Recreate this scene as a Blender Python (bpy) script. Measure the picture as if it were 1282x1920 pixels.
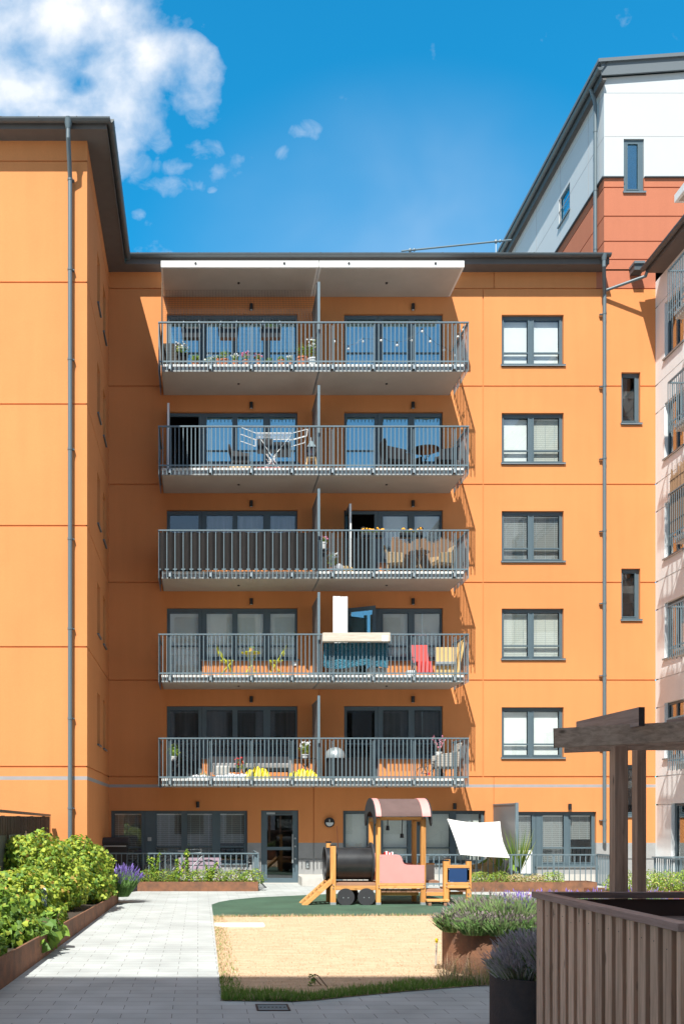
import bpy, math, random
from mathutils import Vector, Matrix
R = math.radians
for o in list(bpy.data.objects): bpy.data.objects.remove(o)
scene = bpy.context.scene
COL = scene.collection

# ---------------------------------------------------------------- camera
HC = 1.97          # eye height
F = 1860.0         # focal length in photo pixels
CX, CY = 373.0, 1535.0
cam = bpy.data.cameras.new('camera'); camo = bpy.data.objects.new('camera', cam); COL.objects.link(camo)
camo.location = (0, 0, HC); camo.rotation_euler = (R(90), 0, 0)
cam.sensor_fit = 'VERTICAL'; cam.sensor_height = 36.0; cam.sensor_width = 24.0
cam.lens = F/1920*36; cam.shift_x = (641-CX)/1920; cam.shift_y = (CY-960)/1920
cam.clip_start = 0.05; cam.clip_end = 3000
scene.camera = camo
scene.render.engine = 'CYCLES'
scene.render.resolution_x = 683; scene.render.resolution_y = 1024

# ---------------------------------------------------------------- light
SUN = Vector((0.27, 0.70, -1.0)).normalized()      # direction light travels
SUN_EL = math.asin(-SUN.z)
sl = bpy.data.lights.new('sun', 'SUN'); sl.energy = 5.0; sl.angle = R(0.53); sl.color = (1.0, 0.985, 0.905)
so = bpy.data.objects.new('sun', sl); COL.objects.link(so)
so.rotation_euler = SUN.to_track_quat('-Z', 'Y').to_euler(); so.location = (-10, -20, 40)
scene.view_settings.view_transform = 'Standard'; scene.view_settings.look = 'None'
scene.view_settings.exposure = 0.68; scene.view_settings.gamma = 1.0

world = bpy.data.worlds.new('World'); scene.world = world; world.use_nodes = True
wt = world.node_tree; wn = wt.nodes; wn.clear()
def WN(t, **k):
    n = wn.new(t)
    for a, b in k.items(): setattr(n, a, b)
    return n
def wl(a, b): wt.links.new(a, b)
def wmath(op, a, b=None, c=None, clamp=False):
    n = WN('ShaderNodeMath', operation=op); n.use_clamp = clamp
    for i, v in enumerate((a, b, c)):
        if v is None: continue
        if isinstance(v, (int, float)): n.inputs[i].default_value = v
        else: wl(v, n.inputs[i])
    return n.outputs[0]
sky = WN('ShaderNodeTexSky', sky_type='NISHITA'); sky.sun_disc = False
sky.sun_elevation = SUN_EL
sky.sun_rotation = math.atan2(-SUN.x, -SUN.y)
sky.air_density = 1.0; sky.dust_density = 0.3; sky.ozone_density = 3.0
tc = WN('ShaderNodeTexCoord'); sp = WN('ShaderNodeSeparateXYZ'); wl(tc.outputs['Generated'], sp.inputs[0])
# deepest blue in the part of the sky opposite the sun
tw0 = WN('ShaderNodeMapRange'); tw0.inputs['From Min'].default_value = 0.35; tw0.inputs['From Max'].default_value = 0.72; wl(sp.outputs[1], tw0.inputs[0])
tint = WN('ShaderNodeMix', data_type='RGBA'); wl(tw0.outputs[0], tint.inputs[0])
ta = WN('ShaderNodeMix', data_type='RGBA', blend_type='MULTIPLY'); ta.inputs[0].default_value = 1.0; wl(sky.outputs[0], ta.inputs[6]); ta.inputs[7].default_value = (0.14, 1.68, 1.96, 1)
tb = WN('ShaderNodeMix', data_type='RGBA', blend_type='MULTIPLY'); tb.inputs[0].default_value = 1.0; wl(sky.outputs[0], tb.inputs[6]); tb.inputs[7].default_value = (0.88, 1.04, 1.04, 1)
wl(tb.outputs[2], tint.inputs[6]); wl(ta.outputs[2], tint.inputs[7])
yy = wmath('MAXIMUM', sp.outputs[1], 0.02)
u = wmath('DIVIDE', sp.outputs[0], yy); v = wmath('DIVIDE', sp.outputs[2], yy)
cb = WN('ShaderNodeCombineXYZ'); wl(u, cb.inputs[0]); wl(v, cb.inputs[1])
def noise(scale, detail, rough, vec, dist=0.0):
    n = WN('ShaderNodeTexNoise'); n.inputs['Scale'].default_value = scale; n.inputs['Detail'].default_value = detail
    n.inputs['Roughness'].default_value = rough; n.inputs['Distortion'].default_value = dist; wl(vec, n.inputs['Vector']); return n.outputs[0]
n1 = noise(12, 12, 0.55, cb.outputs[0], 0.12)
n4 = noise(38, 10, 0.6, cb.outputs[0], 0.6)
n2 = noise(6, 3, 0.5, cb.outputs[0], 0.3)
def blob(px, py, rx, ry):      # soft ellipse in the sky about one direction
    a = wmath('DIVIDE', wmath('SUBTRACT', u, (px-CX)/F), rx/F); b = wmath('DIVIDE', wmath('SUBTRACT', v, (CY-py)/F), ry/F)
    d = wmath('ADD', wmath('MULTIPLY', a, a), wmath('MULTIPLY', b, b))
    return wmath('SUBTRACT', 1.0, d, clamp=True)
def wmax(*l):
    r = l[0]
    for q in l[1:]: r = wmath('MAXIMUM', r, q)
    return r
big = wmax(blob(60, 190, 310, 210), blob(240, 170, 200, 150), blob(90, 20, 280, 130), blob(200, 250, 110, 110), blob(-250, 120, 260, 260))
bigm = wmath('MULTIPLY', wmath('SUBTRACT', wmath('ADD', wmath('MULTIPLY', wmath('POWER', big, 0.55), 0.62), wmath('MULTIPLY', n1, 1.7)), 1.06), 1.7, clamp=True)
hole = wmath('SUBTRACT', 1.0, wmath('MULTIPLY', wmath('MULTIPLY', blob(152, 158, 34, 24), wmath('MULTIPLY', n4, 1.6)), 1.0, clamp=True), clamp=True)
bigm = wmath('MULTIPLY', bigm, hole)
sm = wmax(blob(376, 208, 34, 46), blob(385, 280, 46, 24), blob(322, 312, 45, 22), blob(325, 350, 70, 26), blob(575, 245, 42, 26), blob(530, 285, 26, 20), blob(250, 290, 50, 60), blob(300,270,30,40), blob(440, 325, 26, 16), blob(262,402,18,14), blob(400,357,14,10))
smm = wmath('MULTIPLY', wmath('SUBTRACT', wmath('ADD', wmath('MULTIPLY', sm, 0.30), n4), 0.62), 2.6, clamp=True)
smm = wmath('MULTIPLY', smm, wmath('MULTIPLY', sm, 3.0, clamp=True))
veil = wmath('MULTIPLY', wmath('MULTIPLY', wmath('POWER', blob(780, 520, 560, 430), 1.6), wmath('ADD', n2, 0.15)), 0.25)
mask = wmax(bigm, wmath('MULTIPLY', smm, 0.36), veil)
up = wmath('GREATER_THAN', sp.outputs[1], 0.05)
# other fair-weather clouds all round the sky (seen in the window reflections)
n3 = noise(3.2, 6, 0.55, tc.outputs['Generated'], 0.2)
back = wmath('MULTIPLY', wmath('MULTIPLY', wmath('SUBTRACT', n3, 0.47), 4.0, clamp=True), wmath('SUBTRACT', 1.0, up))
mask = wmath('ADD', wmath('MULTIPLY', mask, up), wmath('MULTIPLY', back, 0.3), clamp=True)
# unseen white cloud bank added high overhead to brighten the ground
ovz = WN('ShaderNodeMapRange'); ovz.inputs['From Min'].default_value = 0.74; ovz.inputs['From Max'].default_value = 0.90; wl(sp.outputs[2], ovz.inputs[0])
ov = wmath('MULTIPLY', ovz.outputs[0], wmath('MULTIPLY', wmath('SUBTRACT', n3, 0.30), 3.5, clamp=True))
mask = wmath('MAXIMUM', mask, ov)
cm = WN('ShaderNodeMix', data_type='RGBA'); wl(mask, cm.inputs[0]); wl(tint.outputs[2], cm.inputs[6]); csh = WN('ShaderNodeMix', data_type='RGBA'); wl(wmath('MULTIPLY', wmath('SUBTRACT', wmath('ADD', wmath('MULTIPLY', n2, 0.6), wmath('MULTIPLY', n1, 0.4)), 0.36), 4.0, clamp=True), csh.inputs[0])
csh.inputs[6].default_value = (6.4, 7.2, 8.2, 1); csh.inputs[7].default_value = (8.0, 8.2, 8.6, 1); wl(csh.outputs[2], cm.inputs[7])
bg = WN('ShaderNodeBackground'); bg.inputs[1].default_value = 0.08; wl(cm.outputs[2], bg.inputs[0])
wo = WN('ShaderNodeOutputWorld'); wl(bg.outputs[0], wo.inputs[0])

# ---------------------------------------------------------------- materials
def mat(name, col, rough=0.7, metal=0.0, spec=0.5, var=0.0, vscale=4.0, bump=0.0, bscale=60.0, stretch=(1,1,1), rnd=0.0, col2=None, dirt=0.0, transl=0.0, obj=False):
    m = bpy.data.materials.new(name); m.use_nodes = True; nt = m.node_tree; N = nt.nodes; L = nt.links
    b = N['Principled BSDF']; b.inputs['Roughness'].default_value = rough; b.inputs['Metallic'].default_value = metal
    b.inputs['Specular IOR Level'].default_value = spec
    c4 = (*col, 1); b.inputs['Base Color'].default_value = c4
    geo = N.new('ShaderNodeNewGeometry'); tcn = N.new('ShaderNodeTexCoord')
    mp = N.new('ShaderNodeMapping'); mp.inputs['Scale'].default_value = stretch
    L.new(tcn.outputs['Object'] if obj else geo.outputs['Position'], mp.inputs['Vector'])
    last = None
    if var > 0 or col2:
        n = N.new('ShaderNodeTexNoise'); n.inputs['Scale'].default_value = vscale; n.inputs['Detail'].default_value = 6; n.inputs['Roughness'].default_value = 0.6
        L.new(mp.outputs[0], n.inputs['Vector'])
        r = N.new('ShaderNodeValToRGB'); r.color_ramp.elements[0].position = 0.3; r.color_ramp.elements[1].position = 0.7
        d = col2 if col2 else tuple(max(0, c*(1-var)) for c in col)
        e = col if col2 else tuple(min(1, c*(1+var)) for c in col)
        r.color_ramp.elements[0].color = (*d, 1); r.color_ramp.elements[1].color = (*e, 1)
        L.new(n.outputs[0], r.inputs[0]); last = r.outputs[0]
    if rnd > 0:
        mx = N.new('ShaderNodeHueSaturation'); mx.inputs['Color'].default_value = c4
        if last: L.new(last, mx.inputs['Color'])
        a = N.new('ShaderNodeMapRange'); a.inputs['To Min'].default_value = 1-rnd; a.inputs['To Max'].default_value = 1+rnd
        L.new(geo.outputs['Random Per Island'], a.inputs['Value']); L.new(a.outputs[0], mx.inputs['Value']); last = mx.outputs[0]
    if last: L.new(last, b.inputs['Base Color'])
    if bump > 0:
        n = N.new('ShaderNodeTexNoise'); n.inputs['Scale'].default_value = bscale; n.inputs['Detail'].default_value = 4
        L.new(mp.outputs[0], n.inputs['Vector'])
        bp = N.new('ShaderNodeBump'); bp.inputs['Strength'].default_value = bump; bp.inputs['Distance'].default_value = 0.02
        L.new(n.outputs[0], bp.inputs['Height']); L.new(bp.outputs[0], b.inputs['Normal'])
    if transl > 0:
        t = N.new('ShaderNodeBsdfTranslucent'); ms = N.new('ShaderNodeMixShader'); ms.inputs[0].default_value = transl
        if last: L.new(last, t.inputs[0])
        else: t.inputs[0].default_value = c4
        out = N['Material Output']; L.new(b.outputs[0], ms.inputs[1]); L.new(t.outputs[0], ms.inputs[2]); L.new(ms.outputs[0], out.inputs[0])
    return m

def plaster(name, col, var=0.05):
    m = mat(name, col, 0.92, spec=0.15, var=var, vscale=0.35, bump=0.12, bscale=130)
    nt = m.node_tree; N = nt.nodes; L = nt.links
    # faint vertical run-off streaks and a fine grain in the render coat
    ramp = [n for n in N if n.type == 'VALTORGB'][0]; b = N['Principled BSDF']
    geo = [n for n in N if n.type == 'NEW_GEOMETRY'][0]
    mp = N.new('ShaderNodeMapping'); mp.inputs['Scale'].default_value = (2.2, 2.2, 0.16); L.new(geo.outputs['Position'], mp.inputs[0])
    n = N.new('ShaderNodeTexNoise'); n.inputs['Scale'].default_value = 2.0; n.inputs['Detail'].default_value = 7; L.new(mp.outputs[0], n.inputs['Vector'])
    mr = N.new('ShaderNodeMapRange'); mr.inputs['From Min'].default_value = 0.3; mr.inputs['From Max'].default_value = 0.75; mr.inputs['To Min'].default_value = 1.02; mr.inputs['To Max'].default_value = 0.965
    L.new(n.outputs[0], mr.inputs[0])
    n2 = N.new('ShaderNodeTexNoise'); n2.inputs['Scale'].default_value = 45; n2.inputs['Detail'].default_value = 3; L.new(geo.outputs['Position'], n2.inputs['Vector'])
    mr2 = N.new('ShaderNodeMapRange'); mr2.inputs['From Min'].default_value = 0.3; mr2.inputs['From Max'].default_value = 0.7; mr2.inputs['To Min'].default_value = 0.965; mr2.inputs['To Max'].default_value = 1.035
    L.new(n2.outputs[0], mr2.inputs[0])
    mm = N.new('ShaderNodeMath'); mm.operation = 'MULTIPLY'; L.new(mr.outputs[0], mm.inputs[0]); L.new(mr2.outputs[0], mm.inputs[1])
    hs = N.new('ShaderNodeHueSaturation'); L.new(ramp.outputs[0], hs.inputs['Color']); L.new(mm.outputs[0], hs.inputs['Value'])
    L.new(hs.outputs[0], b.inputs['Base Color'])
    return m

def wood(name, light, dark, rough=0.75, scale=1.0, knots=True, axis='z'):
    m = bpy.data.materials.new(name); m.use_nodes = True; nt = m.node_tree; N = nt.nodes; L = nt.links
    b = N['Principled BSDF']; b.inputs['Roughness'].default_value = rough; b.inputs['Specular IOR Level'].default_value = 0.25
    geo = N.new('ShaderNodeNewGeometry'); mp = N.new('ShaderNodeMapping')
    s = {'z': (30, 30, 1.6), 'x': (1.6, 30, 30), 'y': (30, 1.6, 30)}[axis]
    mp.inputs['Scale'].default_value = tuple(q*scale for q in s); L.new(geo.outputs['Position'], mp.inputs[0])
    off = N.new('ShaderNodeVectorMath'); off.operation = 'ADD'; L.new(mp.outputs[0], off.inputs[0])
    ri = N.new('ShaderNodeMath'); ri.operation = 'MULTIPLY'; ri.inputs[1].default_value = 57.0
    oi = N.new('ShaderNodeObjectInfo'); sm_ = N.new('ShaderNodeMath'); L.new(geo.outputs['Random Per Island'], sm_.inputs[0]); L.new(oi.outputs['Random'], sm_.inputs[1]); fr_ = N.new('ShaderNodeMath'); fr_.operation = 'FRACT'; L.new(sm_.outputs[0], fr_.inputs[0]); L.new(fr_.outputs[0], ri.inputs[0]); L.new(ri.outputs[0], off.inputs[1])
    n = N.new('ShaderNodeTexNoise'); n.inputs['Scale'].default_value = 1.0; n.inputs['Detail'].default_value = 8; n.inputs['Roughness'].default_value = 0.65; n.inputs['Distortion'].default_value = 0.6
    L.new(off.outputs[0], n.inputs['Vector'])
    r = N.new('ShaderNodeValToRGB'); r.color_ramp.elements[0].position = 0.32; r.color_ramp.elements[1].position = 0.68
    r.color_ramp.elements[0].color = (*dark, 1); r.color_ramp.elements[1].color = (*light, 1); L.new(n.outputs[0], r.inputs[0])
    hs = N.new('ShaderNodeHueSaturation'); L.new(r.outputs[0], hs.inputs['Color'])
    mr = N.new('ShaderNodeMapRange'); mr.inputs['To Min'].default_value = 0.72; mr.inputs['To Max'].default_value = 1.28; L.new(fr_.outputs[0], mr.inputs[0]); L.new(mr.outputs[0], hs.inputs['Value'])
    last = hs.outputs[0]
    if knots:
        mk = N.new('ShaderNodeMapping'); t = {'z': (7, 7, 2.6), 'x': (2.6, 7, 7), 'y': (7, 2.6, 7)}[axis]; mk.inputs['Scale'].default_value = t; L.new(geo.outputs['Position'], mk.inputs[0])
        vo = N.new('ShaderNodeTexVoronoi'); vo.inputs['Scale'].default_value = 1.0; L.new(mk.outputs[0], vo.inputs['Vector'])
        kr = N.new('ShaderNodeValToRGB'); kr.color_ramp.elements[0].position = 0.06; kr.color_ramp.elements[1].position = 0.15
        kr.color_ramp.elements[0].color = (0.3, 0.3, 0.3, 1); kr.color_ramp.elements[1].color = (1, 1, 1, 1); L.new(vo.outputs[0], kr.inputs[0])
        mx = N.new('ShaderNodeMix'); mx.data_type = 'RGBA'; mx.blend_type = 'MULTIPLY'; mx.inputs[0].default_value = 1.0; L.new(last, mx.inputs[6]); L.new(kr.outputs[0], mx.inputs[7]); last = mx.outputs[2]
    L.new(last, b.inputs['Base Color'])
    bp = N.new('ShaderNodeBump'); bp.inputs['Strength'].default_value = 0.35; bp.inputs['Distance'].default_value = 0.004; L.new(n.outputs[0], bp.inputs['Height']); L.new(bp.outputs[0], b.inputs['Normal'])
    return m

def glassmat(name, base=0.22, tintc=(0.82, 0.88, 0.88), rough=0.0, refl=(0.92, 0.97, 1, 1)):
    m = bpy.data.materials.new(name); m.use_nodes = True; nt = m.node_tree; N = nt.nodes; L = nt.links; N.clear()
    g = N.new('ShaderNodeBsdfGlossy'); g.inputs['Roughness'].default_value = rough; g.inputs['Color'].default_value = refl
    t = N.new('ShaderNodeBsdfTransparent'); t.inputs[0].default_value = (*tintc, 1)
    ge = N.new('ShaderNodeNewGeometry'); dt = N.new('ShaderNodeVectorMath'); dt.operation = 'DOT_PRODUCT'; L.new(ge.outputs['Normal'], dt.inputs[0]); L.new(ge.outputs['Incoming'], dt.inputs[1])
    ab = N.new('ShaderNodeMath'); ab.operation = 'ABSOLUTE'; L.new(dt.outputs['Value'], ab.inputs[0])
    iv = N.new('ShaderNodeMath'); iv.operation = 'SUBTRACT'; iv.inputs[0].default_value = 1.0; L.new(ab.outputs[0], iv.inputs[1])
    pw = N.new('ShaderNodeMath'); pw.operation = 'POWER'; pw.inputs[1].default_value = 5.0; L.new(iv.outputs[0], pw.inputs[0])
    ad = N.new('ShaderNodeMath'); ad.operation = 'MULTIPLY_ADD'; ad.inputs[1].default_value = 1-base; ad.inputs[2].default_value = base; ad.use_clamp = True; L.new(pw.outputs[0], ad.inputs[0])
    ms = N.new('ShaderNodeMixShader'); L.new(ad.outputs[0], ms.inputs[0]); L.new(t.outputs[0], ms.inputs[1]); L.new(g.outputs[0], ms.inputs[2])
    geo = N.new('ShaderNodeNewGeometry'); nn = N.new('ShaderNodeTexNoise'); nn.inputs['Scale'].default_value = 1.1; L.new(geo.outputs['Position'], nn.inputs['Vector'])
    bp = N.new('ShaderNodeBump'); bp.inputs['Strength'].default_value = 0.008; bp.inputs['Distance'].default_value = 0.01; L.new(nn.outputs[0], bp.inputs['Height']); L.new(bp.outputs[0], g.inputs['Normal'])
    o = N.new('ShaderNodeOutputMaterial'); L.new(ms.outputs[0], o.inputs[0])
    return m

def blindmat(name, col, period, dark=0.75, frac=0.3):
    m = mat(name, col, 0.85, spec=0.2)
    nt = m.node_tree; N = nt.nodes; L = nt.links; b = N['Principled BSDF']
    geo = [n for n in N if n.type == 'NEW_GEOMETRY'][0]
    s = N.new('ShaderNodeSeparateXYZ'); L.new(geo.outputs['Position'], s.inputs[0])
    d = N.new('ShaderNodeMath'); d.operation = 'DIVIDE'; d.inputs[1].default_value = period; L.new(s.outputs[2], d.inputs[0])
    f = N.new('ShaderNodeMath'); f.operation = 'FRACT'; L.new(d.outputs[0], f.inputs[0])
    c = N.new('ShaderNodeMath'); c.operation = 'LESS_THAN'; c.inputs[1].default_value = frac; L.new(f.outputs[0], c.inputs[0])
    mx = N.new('ShaderNodeMix'); mx.data_type = 'RGBA'; L.new(c.outputs[0], mx.inputs[0]); mx.inputs[6].default_value = (*col, 1); mx.inputs[7].default_value = (*[q*dark for q in col], 1)
    L.new(mx.outputs[2], b.inputs['Base Color'])
    return m

M = {}
M['orange'] = plaster('orange_render', (0.67, 0.262, 0.097))
M['red'] = plaster('brick_red_render', (0.47, 0.165, 0.095))
M['white_render'] = plaster('pale_render', (0.76, 0.78, 0.79), 0.03)
M['plinth'] = mat('grey_plinth', (0.30, 0.30, 0.30), 0.85, var=0.08, vscale=3, bump=0.1)
M['concrete'] = mat('concrete', (0.47, 0.45, 0.42), 0.85, var=0.1, vscale=2.2, bump=0.15, bscale=50)
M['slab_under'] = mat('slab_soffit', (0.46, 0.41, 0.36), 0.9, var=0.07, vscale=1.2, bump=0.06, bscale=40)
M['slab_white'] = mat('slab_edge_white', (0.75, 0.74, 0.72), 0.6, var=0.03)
M['deck_grey'] = mat('low_bounce_floor', (0.20, 0.20, 0.20), 0.8, var=0.15)  # grey floor added over the slabs to cut light bounced onto the walls
M['slab_edge'] = mat('slab_edge_grey', (0.33, 0.34, 0.34), 0.7, var=0.08)
M['clad_white'] = mat('white_panel', (0.50, 0.52, 0.53), 0.5, var=0.02, vscale=0.6)
M['steel'] = mat('painted_steel', (0.135, 0.185, 0.215), 0.42, spec=0.5, var=0.05)
M['steel_light'] = mat('galvanised', (0.42, 0.46, 0.48), 0.4, metal=0.5)
M['frame'] = mat('window_frame_grey', (0.085, 0.125, 0.15), 0.45, var=0.04)
M['gutter'] = mat('gutter_metal', (0.075, 0.088, 0.095), 0.45, var=0.08)
M['pipe'] = mat('downpipe_metal', (0.11, 0.145, 0.165), 0.4)
M['soffit'] = mat('soffit_boards', (0.11, 0.10, 0.095), 0.7, var=0.08)
M['roof'] = mat('roof_sheet', (0.12, 0.14, 0.155), 0.5)
M['glass'] = glassmat('window_glass', 0.07, (0.95, 0.97, 0.97))
M['glass_sky_tint'] = glassmat('coated_glass_sky_tint', 0.34, (0.80, 0.92, 0.95), refl=(0.55, 0.90, 1.0, 1))  # coated glass, with the blue of reflected sky put into its gloss colour
M['glass_mirror'] = glassmat('reflective_glass', 0.30, (0.7, 0.75, 0.75), refl=(0.9, 0.92, 0.92, 1))
M['glass_dark'] = glassmat('dark_glass', 0.03, (0.72, 0.74, 0.75))
M['screen'] = mat('frosted_screen', (0.30, 0.30, 0.31), 0.4, transl=0.45)
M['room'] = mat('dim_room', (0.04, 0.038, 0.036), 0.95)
M['blind_pale'] = mat('roller_blind_pale', (0.74, 0.74, 0.70), 0.9, var=0.04)
M['blind_white'] = mat('roller_blind_white', (0.80, 0.80, 0.78), 0.9, var=0.02)
M['blind_grey'] = mat('roller_blind_grey', (0.44, 0.45, 0.44), 0.9, var=0.04)
M['venetian'] = blindmat('venetian_blind', (0.25, 0.255, 0.25), 0.06, 0.55, 0.4)
M['venetian_light'] = blindmat('venetian_blind_light', (0.55, 0.55, 0.50), 0.06, 0.72, 0.35)
M['curtain'] = mat('curtain', (0.22, 0.22, 0.23), 0.95, var=0.3, vscale=1, stretch=(9, 9, 0.4))
M['black'] = mat('black_plastic', (0.018, 0.018, 0.02), 0.4)
M['blackm'] = mat('black_matte', (0.03, 0.03, 0.034), 0.8, var=0.2)
M['white'] = mat('white_paint', (0.80, 0.80, 0.79), 0.5)
M['corten'] = mat('corten_steel', (0.27, 0.115, 0.058), 0.85, col2=(0.12, 0.064, 0.042), vscale=5.0, bump=0.3, bscale=40)
M['corten_shaded'] = mat('corten_shaded', (0.085, 0.055, 0.045), 0.85, col2=(0.04, 0.032, 0.03), vscale=4, bump=0.3, bscale=40)  # darker copy of the rusty steel, shade put into its colour
M['soil'] = mat('soil', (0.05, 0.035, 0.025), 0.95, var=0.3, vscale=20, bump=0.6)
M['rubber'] = mat('green_rubber', (0.045, 0.095, 0.060), 0.9, var=0.25, vscale=1.2, bump=0.4, bscale=150)
M['drylawn'] = mat('dry_lawn', (0.60, 0.43, 0.285), 0.95, col2=(0.44, 0.30, 0.185), vscale=2.2, stretch=(0.9, 3.6, 1), bump=0.3, bscale=120)
M['dryblade'] = mat('dry_blade', (0.60, 0.435, 0.28), 0.9, rnd=0.2, transl=0.2)
M['grass'] = mat('grass_blade', (0.16, 0.28, 0.05), 0.8, rnd=0.4, transl=0.35)
M['rail_wood'] = wood('weathered_slat', (0.30, 0.21, 0.165), (0.135, 0.085, 0.065))
M['box_wood'] = wood('weathered_batten', (0.74, 0.49, 0.34), (0.42, 0.255, 0.17))
M['gap_shade_back'] = mat('gap_shade_board', (0.045, 0.022, 0.016), 0.85, var=0.2)  # near-black boards, shade of the batten gaps put into their colour
M['cap_wood'] = wood('cap_wood', (0.40, 0.27, 0.225), (0.24, 0.15, 0.12), axis='y')
M['cap_wood_x'] = wood('cap_wood_across', (0.26, 0.175, 0.15), (0.13, 0.09, 0.08), axis='x')
M['perg'] = wood('pergola_wood', (0.64, 0.45, 0.33), (0.33, 0.22, 0.155), axis='x')
M['perg_z'] = wood('pergola_post_wood', (0.50, 0.33, 0.235), (0.28, 0.17, 0.115), axis='z')
M['perg_y'] = wood('pergola_wood_rafter', (0.54, 0.38, 0.31), (0.29, 0.20, 0.16), axis='y')
M['endgrain'] = mat('end_grain', (0.05, 0.034, 0.03), 0.9, var=0.2, vscale=30)
M['train_wood'] = wood('honey_timber', (0.72, 0.36, 0.12), (0.50, 0.21, 0.055), 0.55, axis='z')
M['train_wood_x'] = wood('honey_timber_beam', (0.70, 0.36, 0.13), (0.50, 0.23, 0.07), 0.55, axis='x')
M['train_deck'] = wood('deck_plank', (0.40, 0.22, 0.14), (0.24, 0.12, 0.08), axis='x')
M['pink'] = mat('pink_panel', (0.72, 0.30, 0.28), 0.45, var=0.03)
M['blue_panel'] = mat('blue_panel', (0.012, 0.045, 0.14), 0.45)
M['brown_felt'] = mat('brown_roofing', (0.12, 0.075, 0.07), 0.9, var=0.1, bump=0.3, bscale=90)
M['grey_panel'] = mat('grey_panel', (0.42, 0.40, 0.37), 0.6)
M['boiler'] = mat('black_pipe', (0.022, 0.022, 0.024), 0.32, var=0.3)
M['terracotta'] = mat('terracotta', (0.50, 0.17, 0.08), 0.8, var=0.1)
M['net'] = mat('net_black', (0.03, 0.03, 0.035), 0.8)
M['cloth_dark'] = mat('dark_privacy_cloth', (0.026, 0.024, 0.024), 0.95, spec=0.15, var=0.15, vscale=5, stretch=(3, 3, 0.6))
M['bamboo'] = mat('reed', (0.27, 0.155, 0.085), 0.85, rnd=0.4)
M['rattan'] = mat('light_rattan', (0.62, 0.42, 0.22), 0.6, rnd=0.2)
M['wicker'] = blindmat('grey_wicker', (0.42, 0.38, 0.34), 0.05, 0.6, 0.35)
M['lime'] = mat('lime_paint', (0.58, 0.60, 0.03), 0.45)
M['red_plastic'] = mat('red_fabric', (0.62, 0.035, 0.03), 0.6)
M['yellow'] = mat('yellow_plastic', (0.85, 0.66, 0.02), 0.5, var=0.1)
M['teal'] = mat('teal_shag', (0.045, 0.19, 0.27), 0.95, col2=(0.02, 0.10, 0.15), vscale=25, bump=1.0, bscale=35)
M['carton'] = mat('tan_board', (0.62, 0.42, 0.18), 0.8, var=0.06)
M['plank_pale'] = mat('pale_plank', (0.62, 0.56, 0.48), 0.8, col2=(0.48, 0.40, 0.32), vscale=2, stretch=(1, 1, 10))
M['canvas'] = mat('white_canvas', (0.74, 0.74, 0.73), 0.8, transl=0.12)
M['cloth_white'] = mat('white_cloth', (0.75, 0.75, 0.78), 0.9, var=0.08, vscale=10)
M['cloth_grey'] = mat('grey_cloth', (0.25, 0.24, 0.24), 0.9, var=0.2, vscale=6)
M['leaf'] = mat('leaf_green', (0.22, 0.36, 0.05), 0.6, rnd=0.35, transl=0.45)
M['leaf_dk'] = mat('leaf_dark_green', (0.11, 0.21, 0.04), 0.6, rnd=0.35, transl=0.35)
M['leaf_yel'] = mat('leaf_yellow_green', (0.46, 0.54, 0.07), 0.6, rnd=0.25, transl=0.45)
M['leaf_dry'] = mat('leaf_dry', (0.50, 0.34, 0.08), 0.7, rnd=0.35, transl=0.3)
M['stem'] = mat('stem_brown', (0.16, 0.10, 0.06), 0.9)
M['lav_stem'] = mat('lavender_stem', (0.30, 0.37, 0.17), 0.8, rnd=0.4, transl=0.3)
M['lav_green'] = mat('lavender_leaf', (0.19, 0.34, 0.10), 0.8, rnd=0.4, transl=0.25)
M['lav_flower'] = mat('lavender_flower', (0.22, 0.15, 0.46), 0.8, rnd=0.35)
M['lav_faded'] = mat('lavender_faded', (0.25, 0.205, 0.20), 0.85, rnd=0.4)
M['catmint'] = mat('catmint_grey', (0.52, 0.50, 0.45), 0.85, rnd=0.4)
M['cat_tip'] = mat('catmint_tip', (0.50, 0.44, 0.46), 0.85, rnd=0.35)
M['petal_white'] = mat('petal_white', (0.80, 0.80, 0.78), 0.7)
M['petal_pink'] = mat('petal_pink', (0.70, 0.20, 0.35), 0.7)
M['petal_orange'] = mat('petal_orange', (0.85, 0.38, 0.01), 0.7)
M['petal_red'] = mat('petal_red', (0.60, 0.02, 0.02), 0.7)
M['groundcover'] = mat('groundcover_leaf', (0.30, 0.42, 0.06), 0.7, rnd=0.4, transl=0.3)
M['groundcover_dry'] = mat('groundcover_dry', (0.42, 0.32, 0.15), 0.8, rnd=0.3)
M['bulb'] = mat('bulb_glass', (0.8, 0.8, 0.78), 0.1)
M['diffuser'] = mat('lamp_diffuser', (0.62, 0.64, 0.64), 0.4)
M['red_tile'] = mat('red_stones', (0.42, 0.19, 0.13), 0.9, var=0.3, vscale=12)
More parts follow.
